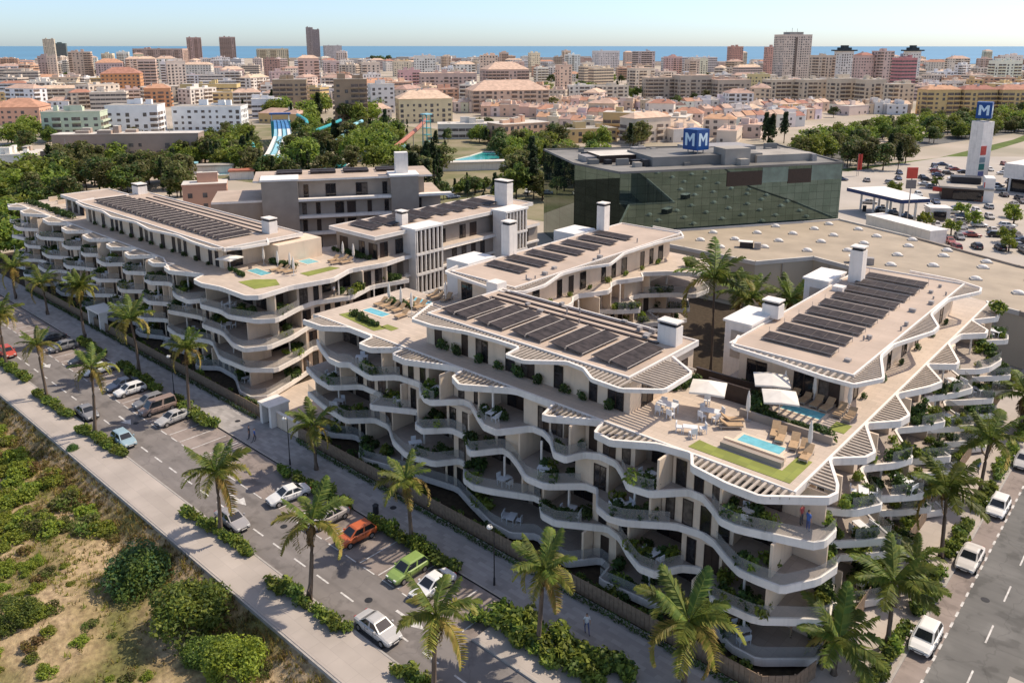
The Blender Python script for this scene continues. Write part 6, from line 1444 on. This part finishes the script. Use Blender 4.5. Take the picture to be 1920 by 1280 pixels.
# the nearer town, house by house; the far shore as one mass
rc = random.Random(99); houses = 0
def where(u, v):
    row = 'far back' if v < 142 else 'middle' if v < 175 else 'front'
    col = 'far left' if u < 260 else 'left' if u < 560 else 'left centre' if u < 860 else 'right centre' if u < 1160 else 'right' if u < 1500 else 'far right'
    return row+' of the town, '+col
def free(u0, u1, v, h):
    for a, b_, vt, vb in OCC:
        if u1 > a-3 and u0 < b_+3 and vb-9 < v < vb+5 and True: return False
    return True
v = 127.
while v < 266:
    d = 69760/(v-86); u = -20+rc.uniform(0, 40)
    while u < 1940:
        lx = rc.uniform(17, 36) if v < 185 else rc.uniform(13, 30); wpx = lx*F_/d*1.1; uc = u+wpx/2; ok = True
        lim = 236 if uc < 120 else 205 if uc < 480 else 232 if uc < 540 else 210 if uc < 700 else 226 if uc < 950 else 266 if uc < 1420 else 240 if uc < 1520 else 214
        if v > lim or not free(u, u+wpx, v, 0): ok = False
        if (940 < uc < 1560 and 192 < v < 252 and rc.random() < .8) or (820 < uc < 960 and 203 < v < 226): ok = False
        if 1020 < uc < 1210 and 150 < v < 188: ok = ok and rc.random() < .25
        if rc.random() < .04: ok = False
        if ok:
            x, y = G(uc, v+rc.uniform(-1.5, 1.5)); cn, cc = rc.choice(COLS); k = rc.uniform(.92, 1.06); cc = tuple(q*k for q in cc)
            terr = rc.random() < (.28 if v < 175 else .38 if v < 200 else .62)
            h = rc.choice((9.4, 12.4, 12.4, 15.4, 15.4, 18.4, 21.4)) if v < 175 else rc.choice((6.4, 9.3, 12, 12.3, 15.2)) if v < 205 else rc.choice((5.8, 6.2, 8.6, 9.0, 11.8))
            st_ = rc.choice(('grid', 'balc', 'balc', 'strip')) if h > 9 else 'grid'
            roof = rc.choice(('hip', 'hip2', 'hip2')) if terr else rc.choice(('flat', 'pale', 'pale', 'tile'))
            nm = 'town_house' if terr else 'apartment_block'
            cityblock(x, y, TT+rc.choice((.1, .3, .35, -.3, .6, 1.2)), lx, rc.uniform(9, 14), h, cc, roof, st_, cn+(' tiled' if terr else ' flat-roofed')+(' house, ' if h < 9 else ' block, ')+where(uc, v), houses+1000, nm, 'houses of the town')
            houses += 1
        u += wpx*rc.uniform(.86, 1.08)
    v += 5.4 if v < 150 else 7.0 if v < 190 else 8.6
rt_ = random.Random(77)
for u0, u1, v0, v1 in ((950, 1190, 199, 207), (1190, 1275, 205, 216), (830, 960, 207, 214), (905, 1160, 217, 222), (1030, 1250, 228, 238), (1010, 1140, 243, 248), (1280, 1420, 206, 203), (1310, 1400, 226, 222), (1330, 1500, 242, 236), (1425, 1545, 214, 208), (1560, 1700, 214, 212), (1440, 1530, 228, 222)):
    a_, b_ = G(u0, v0), G(u1, v1); n_h = int(math.dist(a_, b_)/6.4); ang = math.atan2(b_[1]-a_[1], b_[0]-a_[0]); c0 = rt_.choice(((.84, .74, .62), (.82, .68, .56), (.85, .80, .74)))
    for i in range(n_h):
        k = (i+.5)/n_h; cc = tuple(q*rt_.uniform(.9, 1.05) for q in (c0 if rt_.random() < .75 else (.78, .55, .42)))
        cityblock(a_[0]+(b_[0]-a_[0])*k, a_[1]+(b_[1]-a_[1])*k, ang, 6.35, rt_.uniform(8.5, 10), rt_.choice((6.2, 6.3, 6.6, 7.4)), cc, rt_.choice(('hip2', 'hip', 'hip2', 'pale')), 'grid', 'pale terraced house with tiled roof, '+where((u0+u1)/2, v0), 5000+int(u0)+i, 'terraced_house', 'terraced rows of the town')
fm_ = MB()
v = 108.
rf2 = random.Random(5)
while v < 127:
    d = 69760/(v-86); u = -30+rf2.uniform(0, 20)
    while u < 1950:
        lx = rf2.uniform(18, 44); wpx = lx*F_/d
        if v > (119 if u < 250 else 114.5 if u < 1130 else 121) or rf2.random() < 0:
            if free(u, u+wpx, v, 0) and rf2.random() < .8:
                x, y = G(u+wpx/2, v); global_m = rf2.choice((WHITEROOF, WHITEROOF, CREAM, WHITE, TERRA2, GREYROOF, mat('far_pink', (.60, .45, .38), .9, .1, .1)))
                h = rf2.choice((7, 10, 10, 13, 16)); rot = TT+rf2.uniform(-.4, .6); fm_.obox(x, y, -.2, lx, rf2.uniform(9, 16), h, rot, global_m, rf2.choice((WHITEROOF, TERRA2, GREYROOF, TERRA)))
                c, q = math.cos(rot), math.sin(rot)
        u += wpx*rf2.uniform(.9, 1.5)
    v += 1.7
tag(fm_.build('far_town'), 'dense far-off pale town roofs along the sea', 'town', kind='stuff')

# ------------------------------------------------------------------ trees of park, avenue and town
def scatter(n, ubox, vbox, kinds, hs, lab, grp, seed, test=None):
    r = random.Random(seed)
    for _ in range(n):
        for _t in range(30):
            u, v = r.uniform(*ubox), r.uniform(*vbox)
            if test is None or test(u, v): break
        else: continue
        x, y = G(u, v); plant_tree(r.choice(kinds), x, y, r.uniform(*hs), lab, grp, -.1, r.uniform(.95, 1.25))
scatter(26, (-10, 130), (318, 400), ('green', 'green', 'olive', 'light'), (8, 12), 'left of the residence at the picture edge', 'trees at the left edge', 1)
scatter(48, (60, 345), (322, 372), ('green', 'olive', 'olive', 'dark', 'green'), (8, 12), 'behind the left block', 'trees behind the left block', 2)
scatter(20, (150, 480), (268, 312), ('green', 'light', 'olive'), (7, 10), 'in front of the school hall', 'trees by the school hall', 3)
scatter(16, (20, 130), (250, 290), ('green', 'light'), (8, 11), 'left of the school hall', 'trees by the school hall', 4)
scatter(30, (380, 760), (270, 322), ('light', 'olive', 'dark'), (8, 12), 'in the water park', 'trees in the water park', 35, lambda u, v: not (478 < u < 545))
scatter(62, (380, 760), (240, 318), ('green', 'green', 'light', 'olive', 'dark'), (7, 12), 'in the water park', 'trees in the water park', 5, lambda u, v: not (478 < u < 545 and v > 240) and not (845 < u < 945))
scatter(26, (490, 720), (206, 242), ('green', 'dark', 'light', 'light'), (10, 15), 'below the brown towers', 'trees below the brown towers', 6)
scatter(62, (745, 1060), (318, 375), ('dark', 'dark', 'dark', 'green', 'olive'), (7, 13), 'in the dark grove behind the residence', 'trees of the dark grove', 7, lambda u, v: not 830 < u < 958)
scatter(18, (832, 956), (342, 376), ('dark', 'green', 'dark'), (4.5, 6.5), 'in front of the lagoon pool', 'trees of the dark grove', 47)
scatter(34, (690, 1070), (248, 284), ('green', 'light', 'olive', 'dark'), (6, 10), 'around the pale hall behind the water park', 'trees in the water park', 48)
scatter(34, (1690, 1945), (222, 262), ('light', 'green', 'olive'), (6, 10), 'along the avenue beyond the totem tower', 'trees along the avenue', 49)
scatter(14, (430, 640), (322, 338), ('green', 'olive', 'dark', 'light'), (7, 10), 'in front of the water slides', 'trees in the water park', 46)
scatter(38, (930, 1130), (275, 320), ('green', 'olive', 'light'), (7, 11), 'left of the glass mall', 'trees left of the glass mall', 8)
scatter(30, (1020, 1215), (152, 188), ('green', 'dark', 'green', 'light'), (9, 14), 'in the hillside park of the town', 'trees in the town park', 9)
scatter(8, (1255, 1330), (192, 203), ('green',), (7, 10), 'below the taupe apartment complex', 'trees in the town', 10)
scatter(9, (1180, 1215), (255, 285), ('dark', 'olive'), (9, 12), 'behind the mall roof', 'trees behind the mall', 11)
scatter(8, (1410, 1475), (255, 282), ('dark',), (10, 14), 'right behind the mall roof', 'trees behind the mall', 12)
scatter(128, (1490, 1940), (215, 312), ('light', 'green', 'green', 'olive', 'light'), (7, 11), 'along the avenue at the right', 'trees along the avenue', 13, lambda u, v: v < 306-(u-1490)*.14 and v > 270-(u-1490)*.122)
scatter(16, (1575, 1700), (296, 322), ('dark', 'olive', 'green'), (8, 12), 'between the mall and the retail park', 'trees by the retail park', 14)
scatter(12, (1840, 1930), (238, 262), ('green', 'olive'), (5, 8), 'beyond the retail store', 'trees beyond the store', 15)
scatter(46, (0, 1920), (130, 225), ('green', 'dark', 'olive'), (7, 12), 'among the town houses', 'trees in the town', 16)
scatter(7, (20, 60), (160, 190), ('green', 'olive'), (10, 14), 'at the far left of the town', 'trees in the town', 17); scatter(7, (700, 745), (118, 124), ('green',), (18, 26), 'on the far rise before the sea', 'trees in the town', 18)
scatter(9, (-10, 48), (420, 500), ('light', 'green'), (8, 11), 'at the left end of the left block', 'trees at the left edge', 21)
scatter(5, (1000, 1040), (345, 378), ('olive', 'light'), (7, 9), 'in front of the dark grove', 'trees of the dark grove', 19)
# avenue and grass behind the retail park
sheet('avenue', [G(1480, 292), G(1560, 300), G(1930, 246), G(1930, 236)], -.02, ASPH2); sheet('grass_verge', [G(1570, 318), G(1760, 296), G(1900, 262), G(1930, 250), G(1930, 262), G(1800, 300), G(1640, 330)], -.012, mat('grass', (.14, .19, .04), 1, .25, .2, coord='World'))
sheet('park_ground', [G(380, 330), G(1060, 420), G(1130, 300), G(1060, 262), G(700, 232), G(470, 235)], -.01, mat('park_green', (.12, .14, .05), 1, .4, .06, col2=(.33, .27, .19), coord='World'))
# water park ------------------------------------------------------------------
x, y = G(500, 318); wp = empty('water_slide', (x, y, 0), 'wide pale blue water slide dropping from a blue roofed tower', 'water slide')
ax, ay = G(528, 262); bx_, by_ = G(505, 322)
mb = MB()
n = 14; w_ = 4.4; dx, dy = bx_-ax, by_-ay; L = math.hypot(dx, dy); ex, ey = -dy/L, dx/L
def zz(t): return 9.5*(1-t)**1.15+.7*math.sin(t*15)*(1-t)+.3
for lane in range(4):
    for i in range(n):
        t0, t1 = i/n, (i+1)/n; a0 = (lane-2)*w_/2; a1 = a0+w_/2-.25
        P0 = [(ax+dx*t+ex*(a*(.75+.5*t)+2.6*math.sin(t*3.6)), ay+dy*t+ey*(a*(.75+.5*t)+2.6*math.sin(t*3.6)), zz(t)) for t, a in ((t0, a0), (t0, a1), (t1, a1), (t1, a0))]; mb.poly(P0, mat('slide_deep', (.10, .30, .60), .35, .2, .5) if i < 3 else WHITE2 if (lane+i//5) % 2 else SKYB)
        mb.poly([P0[1], (P0[1][0], P0[1][1], P0[1][2]+.5), (P0[2][0], P0[2][1], P0[2][2]+.5), P0[2]], SKYB)
mb.build('chute', wp)
mb = MB(); mb.obox(ax, ay, 0, 9, 4, 9.2, math.atan2(ey, ex), TEAL); mb.obox(ax, ay, 12.4, 10, 5, .6, math.atan2(ey, ex), BLUE); 
for s in (-4, 4): mb.obox(ax+ex*s, ay+ey*s, 9.2, .4, .4, 3.2, 0, WHITE2)
mb.build('tower', wp)
def tubeslide(pts, r, m, lab, sup=True):
    w3 = [(*G(u, v), z) for u, v, z in pts]; e = empty('tube_slide', (w3[0][0], w3[0][1], 0), lab, 'water slide'); sm = []
    for i in range(len(w3)-1):
        for k in range(5): t = k/5; sm.append(tuple(w3[i][j]*(1-t)+w3[i+1][j]*t for j in range(3)))
    sm.append(w3[-1])
    for _ in range(3): sm = [sm[0]]+[tuple((sm[i-1][j]+2*sm[i][j]+sm[i+1][j])/4 for j in range(3)) for i in range(1, len(sm)-1)]+[sm[-1]]
    mb = MB(); mb.tube(sm, r, 8, m); mb.build('tube', e)
    for p in sm[2::5]:
        b = MB(); b.tube([(p[0], p[1], 0), p], .18, 5, ALU); b.build('post', e)
tubeslide([(800, 268, 11), (785, 275, 8.5), (760, 288, 6), (735, 298, 4), (712, 305, 1.5)], .9, ORNG, 'long orange slide running down from the green tower')
tubeslide([(455, 300, 6), (475, 296, 6.5), (480, 308, 4), (450, 312, 3), (432, 318, 1)], .8, TEAL, 'curling teal slide left of the wide slide'); tubeslide([(640, 255, 8), (610, 262, 6), (570, 268, 4), (556, 285, 2), (552, 300, 1)], .8, TEAL, 'teal slide below the brown towers'); tubeslide([(590, 272, 7), (560, 276, 6), (575, 288, 4), (600, 292, 2)], .8, RED, 'faded red slide in the middle of the water park')
x, y = G(801, 278); e = empty('slide_tower', (x, y, 0), 'slim green lattice slide tower', 'tower'); mb = MB()
for i, j in ((-1, -1), (1, -1), (1, 1), (-1, 1)): mb.tube([(x+i*1.4, y+j*1.4, 0), (x+i*1.2, y+j*1.2, 15)], .16, 5, TEAL)
for z in (3, 6, 9, 12): mb.box(x-1.5, y-1.5, z, x+1.5, y+1.5, z+.2, TEAL)
mb.build('frame', e); mb = MB(); mb.prism([(x-1.9, y-1.9), (x+1.9, y-1.9), (x+1.9, y+1.9), (x-1.9, y+1.9)], 15, 15.5, SKYB); mb.build('roof', e)
def water(name, pl, lab, m=LAGOON, rim=WHITE):
    e = empty(name, (*pl[0], 0), lab, 'pool'); mb = MB(); mb.prism(pl, 0, .12, m); mb.build('water', e); rb = MB()
    for a, b in zip(pl, pl[1:]+pl[:1]):
        L, an = along(a, b); rb.obox((a[0]+b[0])/2, (a[1]+b[1])/2, 0, L+.5, .7, .35, an, rim)
    rb.build('pool_edge', e)
water('lagoon_pool', [G(u, v) for u, v in ((852, 310), (845, 302), (880, 294), (905, 286), (938, 286), (945, 296), (915, 306), (890, 314))], 'turquoise lagoon pool in the water park'); water('splash_pool', [G(u, v) for u, v in ((640, 306), (672, 304), (676, 294), (648, 294))], 'small turquoise pool behind the rear block', mat('pale_pool', (.25, .58, .60), .1, .1, .3))
water('slide_pool', [G(u, v) for u, v in ((486, 330), (540, 332), (545, 318), (520, 318))], 'pale pool at the foot of the wide slide', mat('pale_pool', (.25, .58, .60), .1, .1, .3))
for i, (u, v, w_, m, lab) in enumerate(((350, 322, 7, SKYB, 'blue domed kiosk in the water park'), (400, 325, 14, GREYROOF, 'grey roofed pavilion in the water park'), (455, 335, 8, ORNG, 'orange roofed kiosk in the water park'), (275, 330, 6, CREAM, 'small cream cabin among the trees'), (700, 245, 8, WHITE2, 'white service cabin below the brown towers'), (730, 250, 12, WHITE, 'white open pavilion near the green tower'), (900, 318, 30, WHITEROOF, 'long white wall terrace below the lagoon'), (690, 300, 7, WHITE, 'white cabin behind the rear block chimney'), (590, 258, 10, BLUE, 'dark blue roofed shed in the water park'))):
    x, y = G(u, v); e = empty('park_cabin', (x, y, 0), lab, 'cabin'); mb = MB(); mb.obox(x, y, 0, w_, 4.5, 2.8, TT+.2, WHITE if m is not CREAM else CREAM); mb.build('wall', e); mb = MB(); mb.obox(x, y, 2.8, w_+.8, 5.3, .5, TT+.2, m); mb.build('roof', e)
water('wave_pool', [G(u, v) for u, v in ((590, 322), (640, 320), (655, 308), (600, 306))], 'teal pool between the park trees', LAGOON)
water('paddling_pool', [G(u, v) for u, v in ((408, 330), (440, 328), (446, 318), (412, 320))], 'small pale blue paddling pool at the left of the water park', mat('pale_pool', (.25, .58, .60), .1, .1, .3))
tubeslide([(680, 262, 9), (660, 268, 8), (640, 280, 5), (615, 290, 3), (600, 304, 1)], .9, SKYB, 'pale blue slide below the right brown tower'); tubeslide([(560, 252, 10), (580, 258, 8), (566, 268, 6), (548, 280, 4), (540, 300, 1)], .9, TEAL, 'teal slide beside the wide slide'); tubeslide([(760, 296, 5), (745, 300, 4), (770, 308, 3), (750, 314, 1)], .7, SKYB, 'small pale slide near the orange slide')
scatter(9, (470, 550), (326, 336), ('green', 'light', 'olive'), (4, 6), 'at the foot of the wide slide', 'trees in the water park', 45)
# parked cars half hidden in the grove
for i, (u, v) in enumerate(((800, 378), (835, 352), (850, 372), (868, 356), (885, 352), (930, 362), (960, 346), (975, 352), (990, 362), (985, 340), (1000, 350), (845, 360))):
    x, y = G(u, v); car(R.choice(('hatch', 'sedan')), x, y, R.uniform(0, 3), R.choice(((.7, .7, .7), (.5, .5, .52), (.2, .25, .35), (.75, .74, .7))), 'pale car parked in the grove behind the residence', z=0, grp='cars parked in the grove')
# tree and low roof at the bottom right corner
x, y = G(1935, 1245); 
plant_tree('green', -2.0, 63.5, 6.5, 'at the lower right corner beside the side street'); 
lr = empty('kiosk', (-4.2, 55.5, 0), 'corner of a grey roof at the bottom right', 'kiosk'); mb = MB(); mb.box(-5.6, 52, 0, 2, 57.2, 2.8, TAUPE); mb.build('wall', lr); mb = MB(); mb.box(-5.9, 51.7, 2.8, 2.3, 57.5, 3.1, GREYROOF); mb.build('roof', lr)

# ------------------------------------------------------------------ labels that would still be shared say their place in the row
def finish_labels():
    by = {}
    for o in COL.objects:
        if o.parent is None and 'label' in o: by.setdefault(o['label'], []).append(o)
    for lab, L in by.items():
        if len(L) < 2: continue
        L.sort(key=lambda o: P(*o.location)[0])
        n = len(L); wc = len(lab.split())
        for i, o in enumerate(L):
            if wc > 12 or n > 36:
                if 'group' not in o: o['group'] = L[0].get('group', lab[:60])
                continue
            k = i+1; side = 'left'
            if k > (n+1)//2: k = n-i; side = 'right'
            o['label'] = lab+', '+(side+'most' if k == 1 else (ORD[k-1] if k <= 20 else str(k)+'th')+' from '+side)
print('houses', houses)
finish_labels()
for p in list(COL.objects):            # prototypes nobody used
    if p.parent is None and p.get('label') == 'x':
        for c in list(p.children_recursive): bpy.data.objects.remove(c)
        bpy.data.objects.remove(p)
